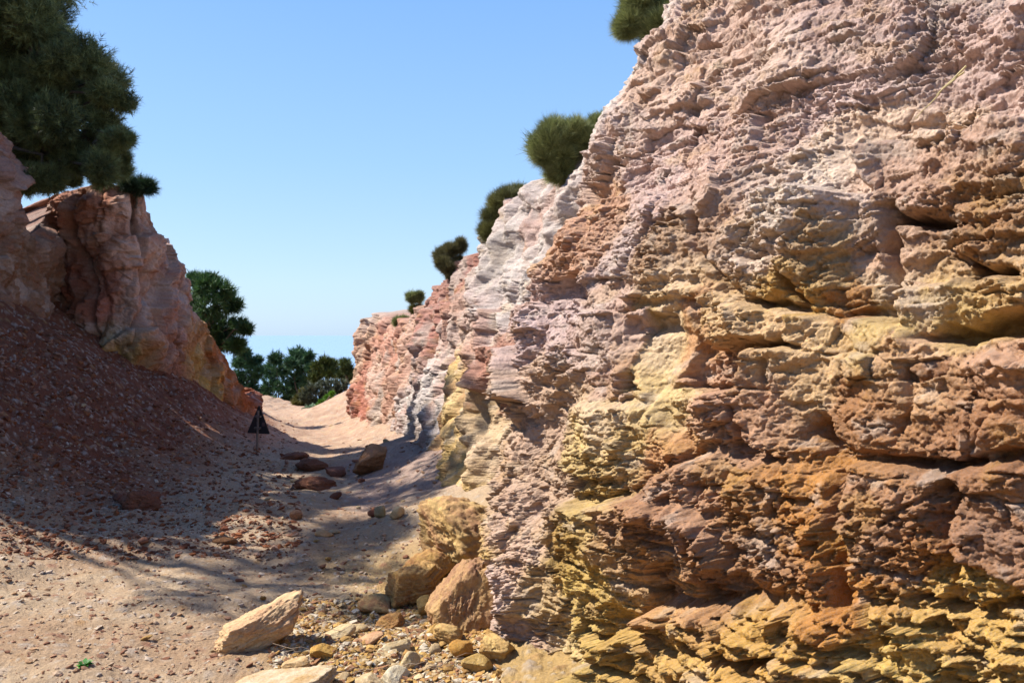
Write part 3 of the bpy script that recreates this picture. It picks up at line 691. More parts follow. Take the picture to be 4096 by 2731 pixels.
big_stone('rock', 257, 646, (0.60, 0.34, 0.27), (14, -24, 14), (240, 206, 156), (220, 176, 134), 'long pale ochre rock lying tilted on the sandy path in the foreground', 301, 6, 0.14, 9, 0.10, 0.07, [(0, -1, .1, .62), (.1, .3, 1, .58), (1, -.2, -.3, .8), (-1, 0, .5, .75)])
big_stone('rock', 285, 690, (0.50, 0.28, 0.15), (4, -6, 8), (236, 214, 180), (205, 165, 110), 'flat cream topped slab at the bottom edge of the path', 302, 6, 0.2, 9, 0.05, 0.05, [(0, 0, 1, .6)])
big_stone('boulder', 463, 624, (0.42, 0.5, 0.68), (30, 28, 12), (214, 174, 118), (176, 132, 100), 'big tilted ochre boulder with a flat face leaning at the foot of the right cliff', 303, 6, 0.26, 10, 0.10, 0.04, [(-.35, -.8, .5, .5), (0, -.5, -1, .55), (-1, .1, .3, .7)])
big_stone('boulder', 410, 604, (0.44, 0.42, 0.34), (6, -8, 10), (222, 178, 110), (184, 134, 88), 'layered orange brown boulder beside the big tilted boulder', 304, 6, 0.16, 9, 0.10, 0.10, [(0, -1, 0, .7)])
big_stone('boulder', 378, 612, (0.26, 0.2, 0.16), (6, 12, 30), (214, 178, 118), (180, 130, 90), 'flattened yellow stone left of the layered orange boulder', 305, 5, 0.3, 9, 0.05, 0.08)
big_stone('boulder', 462, 556, (0.85, 0.7, 0.56), (0, 22, 10), (226, 188, 124), (190, 144, 104), 'broad yellow brown boulder behind the big tilted boulder', 306, 6, 0.3, 9, 0.11, 0.05)
big_stone('boulder', 496, 600, (0.42, 0.5, 0.62), (10, 20, 5), (220, 184, 120), (190, 146, 104), 'ochre block jammed between the big tilted boulder and the right cliff', 340, 6, 0.25, 9, 0.10, 0.05)
big_stone('boulder', 430, 580, (0.36, 0.34, 0.30), (0, 16, 30), (214, 170, 100), (176, 128, 84), 'orange brown block above the layered boulder', 341, 5, 0.25, 9, 0.10, 0.08)
big_stone('stone', 448, 640, (0.22, 0.2, 0.13), (0, 10, 50), (222, 184, 120), (196, 152, 96), 'ochre chunk under the front edge of the big tilted boulder', 342, 5, 0.3, 9, 0.10, 0.05)
big_stone('stone', 392, 628, (0.20, 0.16, 0.12), (0, -10, 20), (206, 158, 96), (170, 120, 76), 'brown ochre chunk in front of the layered orange boulder', 343, 5, 0.3, 9, 0.10, 0.05)
big_stone('stone', 494, 655, (0.26, 0.2, 0.16), (0, 14, 70), (226, 190, 124), (200, 156, 96), 'yellow chunk broken off right at the cliff foot', 344, 5, 0.3, 9, 0.10, 0.05)
big_stone('boulder', 371, 472, (0.62, 0.5, 0.44), (0, -14, 0), (206, 152, 112), (168, 120, 80), 'angular brown boulder where the path meets the pink and white cliff', 307, 5, 0.12, 9, 0.08, 0.03, [(-1, -.2, .7, .6)])
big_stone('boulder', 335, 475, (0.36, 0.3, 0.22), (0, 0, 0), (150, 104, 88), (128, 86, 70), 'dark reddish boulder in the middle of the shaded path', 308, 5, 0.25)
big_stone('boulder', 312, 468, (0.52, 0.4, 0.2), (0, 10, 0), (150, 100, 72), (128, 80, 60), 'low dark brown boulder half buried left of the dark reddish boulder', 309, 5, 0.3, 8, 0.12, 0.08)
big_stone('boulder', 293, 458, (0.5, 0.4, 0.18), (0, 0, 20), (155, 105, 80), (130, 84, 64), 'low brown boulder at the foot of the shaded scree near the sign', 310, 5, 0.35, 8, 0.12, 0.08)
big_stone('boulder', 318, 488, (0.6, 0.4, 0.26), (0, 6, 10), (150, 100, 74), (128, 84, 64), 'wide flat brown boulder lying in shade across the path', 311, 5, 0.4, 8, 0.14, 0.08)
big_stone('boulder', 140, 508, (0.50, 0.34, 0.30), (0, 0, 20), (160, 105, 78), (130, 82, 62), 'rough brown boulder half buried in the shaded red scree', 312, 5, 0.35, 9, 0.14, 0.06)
big_stone('stone', 297, 519, (0.14, 0.11, 0.11), (0, 0, 10), (198, 150, 112), (170, 124, 92), 'small orange stone upright on the path in tree shade', 313, 3, 0.1)
big_stone('stone', 381, 517, (0.14, 0.11, 0.18), (0, 8, 0), (198, 182, 140), (176, 156, 118), 'upright greyish stone beside the pale round stone near the yellow cliff', 314, 3, 0.1)
big_stone('stone', 397, 518, (0.17, 0.12, 0.12), (0, -8, 0), (228, 204, 160), (210, 178, 130), 'pale round stone beside the upright greyish stone', 315, 3, 0.1)
big_stone('stone', 325, 536, (0.18, 0.13, 0.09), (0, 8, 20), (232, 190, 140), (205, 160, 108), 'flat pale orange stone on the sunlit path', 316, 3, 0.2)
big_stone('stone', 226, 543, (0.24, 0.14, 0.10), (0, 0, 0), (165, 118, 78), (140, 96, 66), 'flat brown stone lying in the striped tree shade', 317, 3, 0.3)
big_stone('stone', 334, 532, (0.12, 0.09, 0.05), (0, 0, 0), (200, 165, 120), (220, 190, 150), 'thin pale chip just right of the flat pale orange stone', 318, 3, 0.2)
big_stone('stone', 395, 686, (0.17, 0.13, 0.11), (10, -14, 30), (240, 226, 196), (226, 206, 168), 'bright white angular stone at the bottom edge of the photo', 319, 5, 0.15)
big_stone('stone', 372, 690, (0.17, 0.12, 0.09), (0, 14, -20), (226, 200, 158), (205, 172, 122), 'cream stone just left of the bright white stone', 320, 5, 0.2)
big_stone('stone', 338, 636, (0.20, 0.12, 0.08), (0, -16, 10), (236, 212, 170), (216, 184, 134), 'long cream stone on the gravel right of the long ochre rock', 321, 5, 0.2)
big_stone('stone', 358, 632, (0.13, 0.1, 0.07), (0, 0, 40), (226, 200, 152), (210, 176, 124), 'small cream stone right beside the long cream stone', 322, 3, 0.2)
big_stone('stone', 398, 653, (0.23, 0.09, 0.08), (0, -12, 20), (236, 218, 180), (214, 184, 136), 'narrow bone coloured stone in the yellow gravel', 323, 5, 0.15)
big_stone('stone', 437, 636, (0.14, 0.12, 0.10), (0, 14, 0), (220, 180, 110), (196, 150, 84), 'ochre stone in front of the big tilted boulder', 324, 5, 0.2)
big_stone('stone', 410, 668, (0.12, 0.10, 0.12), (0, 14, 20), (230, 208, 166), (210, 180, 130), 'cream blocky stone standing in the yellow gravel', 325, 5, 0.2)
big_stone('stone', 325, 657, (0.17, 0.13, 0.09), (0, 10, 30), (222, 176, 96), (196, 146, 74), 'ochre yellow stone in the foreground gravel', 326, 5, 0.2)
big_stone('stone', 298, 668, (0.16, 0.12, 0.08), (0, -8, 0), (226, 196, 150), (206, 160, 104), 'pale tan stone behind the flat cream topped slab', 327, 5, 0.2)
big_stone('stone', 368, 645, (0.2, 0.14, 0.06), (0, -20, 10), (222, 182, 138), (196, 140, 104), 'flat pinkish tan flake leaning on the gravel', 328, 5, 0.2)
big_stone('stone', 430, 604, (0.14, 0.12, 0.14), (0, 0, 0), (222, 186, 116), (200, 158, 92), 'round yellow stone wedged between the layered and the tilted boulders', 329, 5, 0.1, dy=-0.25)
big_stone('stone', 478, 668, (0.16, 0.12, 0.1), (0, 0, 0), (220, 184, 118), (200, 160, 90), 'yellow stone lying against the foot of the right cliff', 330, 5, 0.2)
big_stone('stone', 462, 655, (0.14, 0.11, 0.1), (0, 16, 0), (210, 160, 84), (190, 138, 70), 'dark ochre stone a step away from the cliff foot', 331, 5, 0.2)

# loose stones that repeat: a few shapes copied along the floor of the ravine
def make_scatter():
    pal = [((226, 200, 160), (206, 172, 124), 'cream'), ((214, 172, 106), (190, 144, 84), 'ochre'), ((186, 134, 104), (160, 108, 82), 'brown'), ((160, 106, 82), (136, 84, 64), 'red brown')]
    protos = []
    for k in range(12):
        P, F = stone_mesh(3, 400 + k, 8, 0.07); P = P * np.array([1, 0.75, 0.6]) / 2
        c1, c2, nm = pal[k % 4]
        protos.append((P, F, stone_col(P, c1, c2, 420 + k), nm))
    mesh = [None] * 12
    zones = [  # count, px range, row range, size range, palette indices, label, group
        (70, (330, 500), (610, 700), (0.03, 0.085), (0, 1, 1, 0), 'small loose ochre or cream stone in the gravel at the foot of the right cliff', 'loose stones at the cliff foot'),
        (34, (200, 340), (645, 700), (0.025, 0.07), (0, 1, 2, 0), 'small loose stone in the foreground gravel around the long ochre rock', 'loose stones round the long ochre rock'),
        (30, (225, 430), (520, 610), (0.03, 0.075), (0, 1, 2, 2), 'small stone scattered on the middle of the sandy path', 'stones scattered on the path'),
        (26, (255, 410), (425, 520), (0.05, 0.15), (2, 3, 2, 0), 'small brown stone on the far part of the path', 'stones on the far path'),
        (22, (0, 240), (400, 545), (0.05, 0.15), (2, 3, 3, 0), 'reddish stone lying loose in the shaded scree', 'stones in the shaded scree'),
        (22, (0, 220), (580, 700), (0.02, 0.05), (0, 2, 2, 1), 'tiny stone on the sunlit sand at lower left', 'stones on the sunlit sand')]
    rs = random.Random(5)
    for cnt, pr, rr, sz, pi, lab, grp in zones:
        for i in range(cnt):
            px = rs.uniform(*pr); row = rs.uniform(*rr); x, y, g = hit(px, row)
            k = rs.randrange(3) * 4 + rs.choice(pi)
            s = sz[0] + (sz[1] - sz[0]) * rs.random() ** 2.2
            if mesh[k] is None:
                P, F, c, nm = protos[k]; o = mesh_np('loose_stone', P, F, M_STONE, col=c); mesh[k] = o
            else:
                o = mesh[k].copy(); C.objects.link(o)
            o.location = (x, y, g + s * 0.12); o.scale = (s * rs.uniform(.8, 1.4), s * rs.uniform(.8, 1.2), s * rs.uniform(.7, 1.1))
            o.rotation_euler = (rs.uniform(-.5, .5), rs.uniform(-.5, .5), rs.uniform(0, 6.28))
            tag(o, lab, 'stone', grp)
make_scatter()

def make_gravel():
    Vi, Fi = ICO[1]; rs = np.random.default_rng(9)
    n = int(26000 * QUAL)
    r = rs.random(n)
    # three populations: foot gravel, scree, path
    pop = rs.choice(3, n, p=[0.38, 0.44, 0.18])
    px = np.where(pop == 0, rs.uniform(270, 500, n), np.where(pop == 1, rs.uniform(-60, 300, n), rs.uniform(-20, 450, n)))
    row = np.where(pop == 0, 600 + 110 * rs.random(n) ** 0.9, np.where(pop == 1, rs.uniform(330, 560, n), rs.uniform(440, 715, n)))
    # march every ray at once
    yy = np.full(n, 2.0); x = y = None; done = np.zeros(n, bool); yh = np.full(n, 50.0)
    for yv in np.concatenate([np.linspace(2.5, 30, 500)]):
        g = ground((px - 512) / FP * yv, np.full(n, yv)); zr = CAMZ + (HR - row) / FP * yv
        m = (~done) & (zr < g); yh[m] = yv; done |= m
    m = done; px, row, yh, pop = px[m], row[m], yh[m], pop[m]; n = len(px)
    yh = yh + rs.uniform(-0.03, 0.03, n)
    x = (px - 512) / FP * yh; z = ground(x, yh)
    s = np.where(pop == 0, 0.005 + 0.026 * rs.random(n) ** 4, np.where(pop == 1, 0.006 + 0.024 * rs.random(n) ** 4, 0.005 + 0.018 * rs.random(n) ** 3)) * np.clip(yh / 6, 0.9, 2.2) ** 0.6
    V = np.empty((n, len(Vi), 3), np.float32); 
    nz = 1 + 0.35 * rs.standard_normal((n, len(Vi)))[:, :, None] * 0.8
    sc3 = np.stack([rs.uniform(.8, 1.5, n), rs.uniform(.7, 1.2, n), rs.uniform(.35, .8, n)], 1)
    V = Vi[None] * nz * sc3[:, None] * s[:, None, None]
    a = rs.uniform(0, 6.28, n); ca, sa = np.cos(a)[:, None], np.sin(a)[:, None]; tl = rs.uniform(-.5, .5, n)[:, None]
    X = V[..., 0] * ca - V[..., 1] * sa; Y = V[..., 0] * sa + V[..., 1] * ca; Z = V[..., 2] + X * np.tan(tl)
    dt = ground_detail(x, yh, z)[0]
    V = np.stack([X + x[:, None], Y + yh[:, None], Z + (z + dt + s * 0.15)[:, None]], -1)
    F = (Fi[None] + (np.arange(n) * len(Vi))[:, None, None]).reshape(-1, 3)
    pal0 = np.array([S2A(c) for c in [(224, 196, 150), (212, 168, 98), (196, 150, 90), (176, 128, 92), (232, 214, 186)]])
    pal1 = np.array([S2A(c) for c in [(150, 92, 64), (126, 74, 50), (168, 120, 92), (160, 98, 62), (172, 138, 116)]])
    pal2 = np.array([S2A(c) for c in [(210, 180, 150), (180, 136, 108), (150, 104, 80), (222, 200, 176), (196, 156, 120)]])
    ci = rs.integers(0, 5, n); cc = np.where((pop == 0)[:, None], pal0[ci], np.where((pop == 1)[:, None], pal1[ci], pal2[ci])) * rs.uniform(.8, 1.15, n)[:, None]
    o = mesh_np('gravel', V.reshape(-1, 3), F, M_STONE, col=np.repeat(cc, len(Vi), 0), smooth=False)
    tag(o, 'fine gravel and rock chips strewn over the path and scree', 'gravel', kind='stuff')
make_gravel()

# ----------------------------------------------------------------- vegetation
def tube_np(pts, radii, seg=6):
    pts = np.asarray(pts, float); n = len(pts); V = []; 
    for i in range(n):
        d = pts[min(i + 1, n - 1)] - pts[max(i - 1, 0)]; d /= np.linalg.norm(d) + 1e-9
        u = np.cross(d, [0.3, 0.9, 0.1]); u /= np.linalg.norm(u) + 1e-9; v = np.cross(d, u)
        for k in range(seg):
            a = 2 * math.pi * k / seg; V.append(pts[i] + radii[i] * (math.cos(a) * u + math.sin(a) * v))
    F = [[i * seg + k, i * seg + (k + 1) % seg, (i + 1) * seg + (k + 1) % seg, (i + 1) * seg + k] for i in range(n - 1) for k in range(seg)]
    return np.array(V), np.array(F)
def join(parts):
    V, F, off = [], [], 0
    for v, f in parts: V.append(v); F.append(f + off); off += len(v)
    return np.concatenate(V), np.concatenate(F)
def limb(p0, p1, r0, r1, rs, bend=0.12, n=6, seg=6):
    p0 = np.asarray(p0, float); p1 = np.asarray(p1, float); L_ = np.linalg.norm(p1 - p0)
    t = np.linspace(0, 1, n)[:, None]; P = p0 * (1 - t) + p1 * t
    P[1:-1] += rs.normal(size=(n - 2, 3)) * bend * L_ * 0.35; P[:, 2] += (np.sin(t[:, 0] * math.pi) * bend * L_ * 0.4)
    return tube_np(P, np.linspace(r0, r1, n), seg)
def blades(base, dirs, length, width, rs):
    """thin triangles, n x (base two points, tip)"""
    n = len(base); side = np.cross(dirs, rs.normal(size=(n, 3))); side /= np.linalg.norm(side, axis=1)[:, None] + 1e-9
    w_ = width[:, None] * 0.5
    V = np.stack([base - side * w_, base + side * w_, base + dirs * length[:, None]], 1)
    return V.reshape(-1, 3), np.arange(3 * n).reshape(n, 3)
def unit(v): return v / (np.linalg.norm(v, axis=-1, keepdims=True) + 1e-9)

def plant(name, root, clumps, needle, nper, trunk_r, label, cat, group, c_dark, c_light, seed, up=0.35, wd=0.008, part='crown', stem_name='trunk', straight=False, tufts=True, spread=0.55, branch_tip=None):
    """root point, clumps [(x,y,z,rx,ry,rz)] world coordinates; crown of needle tufts on real limbs"""
    rs = np.random.default_rng(seed); t = empty(name, tuple(root)); tag(t, label, cat, group)
    root = np.array(root, float); parts = []
    cc = np.array([c[:3] for c in clumps]); ctr = cc.mean(0)
    fork = root * 0.45 + ctr * 0.55
    parts.append(limb(root - [0, 0, 0.3], fork, trunk_r, trunk_r * 0.6, rs, 0.08, 8, 8))
    BV, BD, BC = [], [], []
    for c in clumps:
        cen = np.array(c[:3]); rad = np.array(c[3:6])
        j = rs.random() * 0.7; st = root * (1 - j) * 0.5 + fork * (1 - (1 - j) * 0.5)
        parts.append(limb(st, cen, trunk_r * 0.42, trunk_r * 0.12, rs, 0.12, 6, 5))
        nt_ = max(6, int(nper * np.prod(rad / rad.max()) ** 0.3))
        dv = unit(rs.normal(size=(nt_, 3))); rr = rs.uniform(0.35, 1.0, nt_) ** 0.6
        lump = 1 + 0.38 * vn(dv[:, 0] * 2 + seed, dv[:, 1] * 2 + dv[:, 2] * 2, seed)
        tip = cen + dv * rad * (rr * lump)[:, None]
        # twigs
        for q in range(0, nt_, max(1, nt_ // 5)):
            parts.append(limb(cen, tip[q], trunk_r * 0.10, 0.004, rs, 0.1, 3, 3))
        k = 14 if tufts else 4
        ax = unit(dv * 0.8 + np.array([0, 0, up]))
        B = np.repeat(tip, k, 0); A_ = np.repeat(ax, k, 0)
        D_ = unit(A_ + spread * rs.normal(size=A_.shape))
        B = B - A_ * rs.uniform(0, needle * 0.9, len(B))[:, None]
        cl_ = rs.uniform(-.25, .25); lt = np.repeat(rs.random(nt_), k) + cl_; lc = np.clip(0.15 + 0.5 * lt + rs.uniform(-.15, .15, len(B)), 0, 1)
        BV.append(B); BD.append(D_); BC.append(lc)
    B = np.concatenate(BV); D_ = np.concatenate(BD); lc = np.concatenate(BC)
    ln = needle * rs.uniform(.6, 1.25, len(B)); V, F = blades(B, D_, ln, np.full(len(B), wd), rs)
    col = np.repeat(S2L(c_dark) * (1 - lc[:, None]) + S2L(c_light) * lc[:, None], 3, 0)
    o = mesh_np(part, V - root, F, M_NEEDLE, t, col, smooth=False)
    V, F = join(parts); mesh_np(stem_name, V - root, F, M_BARK, t)
    return t

def clumps_from(px_list, depth, sz, rs, depth_spread=0.6):
    """px_list: (px,row,radius px) -> ellipsoids at that distance"""
    out = []
    for px, row, r in px_list:
        y = depth + rs.uniform(-depth_spread, depth_spread); p = ray(px, row, y); R_ = r / FP * y
        out.append((*p, R_, R_ * 1.1, R_ * 0.85))
    return out
rs_ = random.Random(21)
def split(cl, n, f, rs):
    out = []
    for c in cl:
        for i in range(n):
            v = np.array([rs.gauss(0, 1) for _ in range(3)]); v /= np.linalg.norm(v); v *= rs.uniform(.25, .65); g = f * rs.uniform(.7, 1.3)
            out.append((c[0] + v[0] * c[3], c[1] + v[1] * c[4], c[2] + v[2] * c[5], c[3] * g, c[4] * g, c[5] * g))
    return out
# big pine on the left rim; its crown runs out of the frame
bigc = []
outline = [(10,10,26),(40,18,24),(62,40,20),(20,45,28),(78,60,22),(50,75,26),(100,80,20),(15,90,30),(85,105,24),(112,98,16),(60,120,26),(105,125,20),(30,130,26),(118,140,14),(95,150,22),(70,155,22),(120,165,13),(100,172,16),(45,160,22),(20,160,22),(70,176,12),(52,178,12),(42,176,16),(28,176,16),(12,70,30),(32,108,28),(8,125,28),(55,98,24),(30,20,26),(25,45,28),(60,70,22),(85,88,20),
           (-30,0,34),(-50,50,36),(-30,100,34),(-70,-30,40),(0,-40,36),(-40,-80,40),(40,-20,26),(-90,60,40),(-60,130,30)]
bigc = [(a, b, c, d * 1.22, e * 1.22, f * 1.15) for a, b, c, d, e, f in clumps_from(outline, 15.6, 1, rs_, 1.2)]
r0 = ray(10, 190, 17.8)
plant('pine_tree', r0, split(bigc, 3, 0.72, rs_), 0.13, 480, 0.16, 'large dark pine above the left cliff, crown cut off by the top left corner', 'tree', 'pines on the left cliff', (40, 50, 30), (138, 150, 96), 31, 0.3, 0.011, spread=0.75)
# two more pines left of the frame throw the striped shade on the path
def crown_at(c, R_, n, rs, flat=0.7):
    out = []
    for i in range(n):
        v = np.array([rs.gauss(0, 1), rs.gauss(0, 1), rs.gauss(0, 1)]); v /= np.linalg.norm(v); v *= rs.uniform(.45, 1.0)
        r = R_ * rs.uniform(.22, .36); out.append((c[0] + v[0] * R_, c[1] + v[1] * R_, c[2] + v[2] * R_ * flat, r, r, r * .7))
    return out
for k, (cx, cy, cz, rz_, R_) in enumerate([(-9.3, 10.9, 8.8, 5.2, 1.8), (-9.9, 13.6, 8.4, 5.0, 2.0), (-9.5, 8.4, 8.6, 5.0, 1.7)]):
    if k < 3:
        plant('pine_tree', (cx - 1.6, cy + 0.4, rz_), crown_at((cx, cy, cz), R_, (20, 22, 15)[k], rs_), 0.15, (130, 150, 70)[k], 0.14,
          ['tall pine on the left cliff, crown mostly above the frame, nearer the path', 'tall pine on the left cliff behind the nearer tall pine', 'sparse pine nearest the camera, above and left of the frame'][k], 'tree', 'pines on the left cliff', (30, 44, 26), (86, 112, 62), 40 + k, 0.3, 0.018)
# tuft on the cliff edge
plant('shrub', ray(136, 194, 17.5), clumps_from([(140,186,12),(148,186,9),(128,184,9)], 17.4, 1, rs_, 0.2), 0.16, 260, 0.03, 'small dark needle tuft overhanging the edge of the left cliff', 'shrub', None, (22, 36, 24), (64, 90, 56), 51, 0.2, 0.010, 'foliage', 'stem')
# pine behind the left cliff
mid = [(205,285,15),(222,290,14),(190,300,16),(212,305,18),(232,305,11),(200,322,16),(222,325,16),(240,325,8),(186,318,12),(236,345,10),(246,328,6),(225,342,10),(210,280,9),(196,278,8),(215,340,9),(190,335,12),(180,300,10)]
plant('pine_tree', ray(196, 385, 25.5), clumps_from(mid, 25.0, 1, rs_, 0.7), 0.20, 170, 0.10, 'rounded dark pine leaning out behind the left cliff', 'tree', None, (24, 46, 26), (88, 122, 64), 52, 0.3, 0.028)
# far trees at the end of the ravine
def far_tree(name, lst, depth, root, label, cat, group, cd_, cl_, seed, nper=120, nd=0.30, w_=0.055, stem='trunk', part='crown'):
    return plant(name, ray(*root), clumps_from(lst, depth, 1, rs_, 0.7), nd, nper, 0.12, label, cat, group, cd_, cl_, seed, 0.35, w_, part, stem)
far_tree('pine_tree', [(245,352,6),(240,362,9),(250,362,8),(256,372,9),(238,376,9),(248,382,10),(258,360,5),(240,392,9),(256,392,10)], 54, (248, 425, 54), 'leftmost dark pine of the far group, beside the left cliff', 'tree', 'far pines', (28, 54, 36), (92, 130, 84), 61)
far_tree('pine_tree', [(276,358,8),(270,370,10),(282,370,10),(270,384,11),(284,386,11),(266,396,9),(290,396,9)], 53, (276, 425, 53), 'middle dark pine of the far group with a lower top', 'tree', 'far pines', (28, 54, 36), (92, 130, 84), 62)
far_tree('pine_tree', [(298,354,9),(308,356,7),(292,362,8),(303,366,10),(311,368,6),(296,378,10),(308,380,8),(300,390,10)], 52, (300, 420, 52), 'tallest dark pine of the far group', 'tree', 'far pines', (28, 52, 36), (88, 124, 80), 63)
far_tree('tree', [(325,362,7),(332,364,7),(318,366,7),(328,372,8),(316,376,7),(336,372,6)], 50, (326, 395, 50), 'olive green round tree right of the far pines', 'tree', None, (36, 48, 18), (104, 116, 54), 64)
far_tree('tree', [(345,363,5),(348,370,6),(343,374,5),(349,378,5)], 48, (346, 392, 48), 'small olive tree against the end of the right cliff', 'tree', None, (34, 46, 20), (98, 110, 58), 65)
far_tree('bush', [(312,388,7),(322,386,8),(332,384,8),(342,384,7),(318,394,9),(328,393,8),(338,390,6),(306,396,7),(312,402,7)], 41, (320, 405, 41), 'wide grey green bush on the far right bank', 'bush', None, (44, 50, 36), (112, 118, 92), 66, 90, 0.16, 0.05, 'stems', 'foliage')
far_tree('bush', [(299,398,6),(304,392,5),(296,403,4),(304,404,5)], 41, (300, 409, 41), 'yellowish brown bush at the left end of the far bank', 'bush', None, (60, 62, 26), (132, 124, 66), 67, 90, 0.16, 0.045, 'stems', 'foliage')
far_tree('bush', [(309,409,4.5),(305,410,3),(312,407,3)], 36, (309, 413, 36), 'pale silvery green bush at the foot of the far bank', 'bush', None, (84, 108, 82), (170, 192, 158), 68, 120, 0.10, 0.035, 'stems', 'foliage')
far_tree('herb', [(322,402,4),(328,397,4),(317,406,3),(332,393,3)], 38, (322, 408, 38), 'fresh green herb patch right of the silvery bush', 'plant', None, (50, 90, 24), (124, 168, 56), 69, 120, 0.10, 0.035, 'stems', 'foliage')
far_tree('herb', [(273,398,3),(276,401,3)], 47, (275, 405, 47), 'small pale plant at the foot of the far pines', 'plant', None, (90, 116, 84), (160, 186, 150), 70, 60, 0.12, 0.04, 'stems', 'foliage')

# broom bushes along the rim of the right cliff
def broom(px_list, depth, root, label, seed, n=900, nd=0.17, w_=0.007, cdk=(70, 78, 44), clt=(176, 182, 118)):
    return plant('broom_bush', ray(*root), split([(a, b, c, d * 1.12, e * 1.12, f * 1.15) for a, b, c, d, e, f in clumps_from(px_list, depth, 1, rs_, 0.15)], 4, 0.52, rs_), nd, n // 3, 0.03, label, 'bush', 'broom bushes on the cliff rim', cdk, clt, seed, 0.5, w_, 'foliage', 'stems', spread=0.5)
broom([(640,8,22),(662,6,24),(650,26,18),(632,20,14),(672,18,14),(655,-20,30)], 8.7, (668, 50, 8.8), 'highest broom bush, cut off by the top edge of the photo', 71, 1500, 0.13, 0.0055)
broom([(555,142,24),(572,138,24),(548,155,20),(566,158,20),(588,140,16),(560,168,14),(545,145,16)], 10.1, (575, 178, 10.2), 'large round broom bush second from the top of the cliff rim', 72, 1500, 0.14, 0.0065)
broom([(597,124,9),(606,120,7)], 10.2, (606, 128, 10.2), 'small broom tuft right behind the large round bush', 76, 600, 0.12, 0.0065)
broom([(505,205,16),(515,200,14),(495,220,15),(508,228,15),(487,232,11),(498,240,10),(524,205,9)], 12.9, (508, 248, 13.0), 'lopsided broom bush in the middle of the cliff rim', 73, 900, 0.15, 0.0085, (58, 62, 36), (150, 148, 90))
broom([(443,254,8),(450,252,8),(460,246,6),(455,262,7),(450,270,8),(461,270,8),(442,264,7),(455,276,7)], 16.2, (460, 272, 16.3), 'small rounded broom bush below the lopsided bush', 74, 600, 0.14, 0.010, (58, 58, 38), (150, 142, 92))
broom([(413,298,6),(418,296,5)], 20.5, (424, 306, 20.6), 'small wind bent bush above the lowest bushes', 75, 400, 0.14, 0.012)
broom([(415,310,6),(420,312,5)], 20.7, (420, 318, 20.8), 'yellow green bush under the wind bent bush', 77, 400, 0.14, 0.012, (60, 62, 24), (130, 128, 60))
broom([(399,321,6),(405,320,5)], 21.5, (402, 327, 21.6), 'lowest green bush at the far end of the cliff rim', 78, 400, 0.14, 0.012)

# ----------------------------------------------------------------- sign, twigs, stalks, weed
def sign():
    x, y, g = hit(258, 449)
    s = y / FP
    t = empty('warning_sign', (x, y, g)); tag(t, 'back of a black triangular warning sign on a short post beside the left cliff', 'sign')
    M_S = mat_plain('sign_back', (0.012, 0.012, 0.014), 0.45, var=0.3); M_P = mat_plain('sign_post', (0.16, 0.12, 0.10), 0.6, 0.3, var=0.3); M_R = mat_plain('sign_sticker', (0.10, 0.05, 0.05), 0.6)
    # panel: rounded triangle with a folded rim
    import bmesh
    def tri(w_, h_, z0, th, r, yoff, name, mat):
        P = [np.array([-w_ / 2, z0]), np.array([w_ / 2, z0]), np.array([0, z0 + h_])]
        pts = []
        for i in range(3):
            a, b, c = P[i - 1], P[i], P[(i + 1) % 3]; u = unit(a - b); v = unit(c - b)
            for f in np.linspace(0, 1, 6): pts.append(b + u * r * (1 - f) ** 2 + v * r * f ** 2)
        n = len(pts); V = [(p[0], yoff, p[1]) for p in pts] + [(p[0], yoff + th, p[1]) for p in pts]
        me = bpy.data.meshes.new(name); me.from_pydata(V, [], [list(range(n)), list(range(2 * n - 1, n - 1, -1))] + [[i, i + n, (i + 1) % n + n, (i + 1) % n] for i in range(n)])
        me.materials.append(mat); o = bpy.data.objects.new(name, me); C.objects.link(o); o.parent = t; return o
    W, Hh = 25 * s, 29 * s
    zb = CAMZ + (HR - 433) * s - g
    tri(W, Hh, zb, 0.018, 0.03, 0.0, 'panel', M_S)
    V, F = tube_np([(0, -0.03, -0.2), (0, -0.03, zb + Hh * 0.5), (0, -0.03, zb + Hh * 0.8)], [0.024, 0.024, 0.024], 10); mesh_np('post', V, F, M_P, t)
    for zc in (zb + Hh * 0.2, zb + Hh * 0.6):
        V = np.array([(a * 0.06, b, zc + c * 0.018) for a in (-1, 1) for b in (-0.058, -0.002) for c in (-1, 1)])
        mesh_np('clamp', V, np.array([[0, 1, 3, 2], [4, 6, 7, 5], [0, 4, 5, 1], [2, 3, 7, 6], [0, 2, 6, 4], [1, 5, 7, 3]]), M_P, t, smooth=False)
    V = np.array([(0.10 + a * 0.028, b, zb + Hh * 0.33 + c * 0.035) for a in (-1, 1) for b in (-0.003, -0.001) for c in (-1, 1)])
    mesh_np('sticker', V, np.array([[0, 1, 3, 2], [4, 6, 7, 5], [0, 4, 5, 1], [2, 3, 7, 6], [0, 2, 6, 4], [1, 5, 7, 3]]), M_R, t, smooth=False)
    t.rotation_euler = (0, math.radians(1.5), math.radians(-12))
sign()

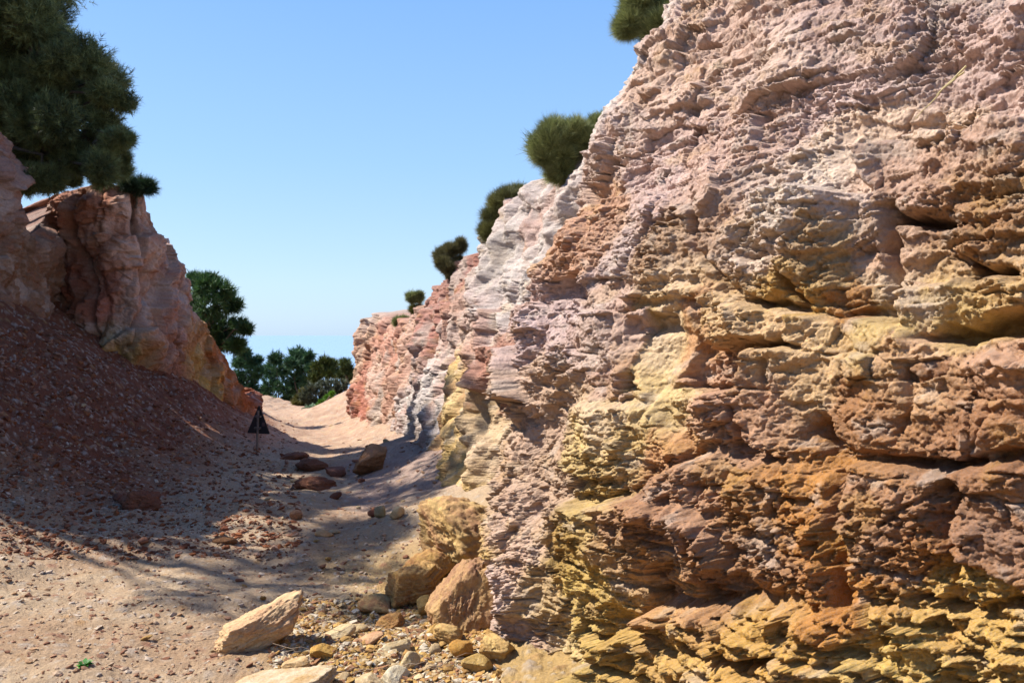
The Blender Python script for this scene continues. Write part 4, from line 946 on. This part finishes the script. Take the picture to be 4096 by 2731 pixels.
M_STRAW = mat_plain('straw', (0.42, 0.33, 0.15), 0.7, var=0.25); M_TWIG = mat_plain('dry_twig', (0.26, 0.19, 0.13), 0.85, var=0.35)
def twigs():
    rs = np.random.default_rng(3)
    spots = [(300,640,.5),(330,625,.4),(270,655,.5),(350,650,.45),(430,672,.35),(260,690,.45),(310,612,.3),(240,570,.25),(380,632,.3),(350,677,.4),(455,662,.35),(290,600,.3),(410,640,.3),(200,640,.45),(150,625,.3),(335,600,.25),(260,590,.25),(440,690,.3)]
    src = None
    for i, (px, row, L_) in enumerate(spots):
        x, y, g = hit(px, row)
        parts = [limb((-L_ / 2, 0, 0), (L_ / 2, rs.uniform(-.05, .05), 0.02), 0.0026, 0.0012, rs, 0.10, 8, 5)]
        for q in range(2):
            a = rs.uniform(-.3, .3) * L_; parts.append(limb((a, 0, 0.004), (a + 0.25 * L_, rs.uniform(-.12, .12) * L_ * 2, 0.03), 0.0016, 0.0008, rs, .1, 5, 4))
        V, F = join(parts); o = mesh_np('twig', V, F, M_TWIG); o.location = (x, y, g + 0.015); o.rotation_euler = (0, rs.uniform(-.06, .06), rs.uniform(-0.6, 0.9))
        tag(o, 'thin dry twig lying on the ground among the gravel', 'twig', 'dry twigs on the ground')
twigs()
def stalk():
    A, z_, yv, T = rw_inv(966, 66, 0.25); p1 = ray(966, 66, yv - 0.08); p0 = ray(915, 119, yv - 0.02); q1 = ray(964, 72, yv - .06); q0 = ray(936, 95, yv - 0.10)
    rs = np.random.default_rng(8)
    V, F = join([limb(p1, p0, 0.0045, 0.0015, rs, 0.03, 8, 5), limb(q1, q0, 0.004, 0.002, rs, 0.03, 6, 5)])
    o = mesh_np('dry_stalk', V - p1, F, M_STRAW); o.location = tuple(p1); tag(o, 'straw coloured dry stalk hanging on the upper right of the rock face', 'grass stalk')
stalk()
def weed():
    x, y, g = hit(84, 667); rs = np.random.default_rng(12)
    t = empty('weed', (x, y, g)); tag(t, 'tiny bright green weed on the sand at lower left', 'plant')
    n = 26; VV, FF = [], []
    for i in range(n):
        a = rs.uniform(0, 6.28); L_ = rs.uniform(.025, .05); d = unit(np.array([math.cos(a), math.sin(a), rs.uniform(.2, 1.0)])); s_ = unit(np.cross(d, [0, 0, 1])) * L_ * 0.28
        b = np.array([math.cos(a), math.sin(a), 0]) * 0.008
        VV += [b, b + d * L_ * .5 + s_ + [0, 0, .003], b + d * L_ - [0, 0, .006], b + d * L_ * .5 - s_ + [0, 0, .003]]; FF.append([4 * i, 4 * i + 1, 4 * i + 2, 4 * i + 3])
    VV = np.array(VV); col = np.repeat(S2L((60, 120, 40))[None], len(VV), 0) * rs.uniform(.6, 1.3, n).repeat(4)[:, None]
    mesh_np('leaves', VV + [0, 0, .012], np.array(FF), M_NEEDLE, t, col)
    V, F = tube_np([(0, 0, -.02), (0, 0, .02)], [.003, .002], 6); mesh_np('stem', V, F, M_BARK, t)
weed()
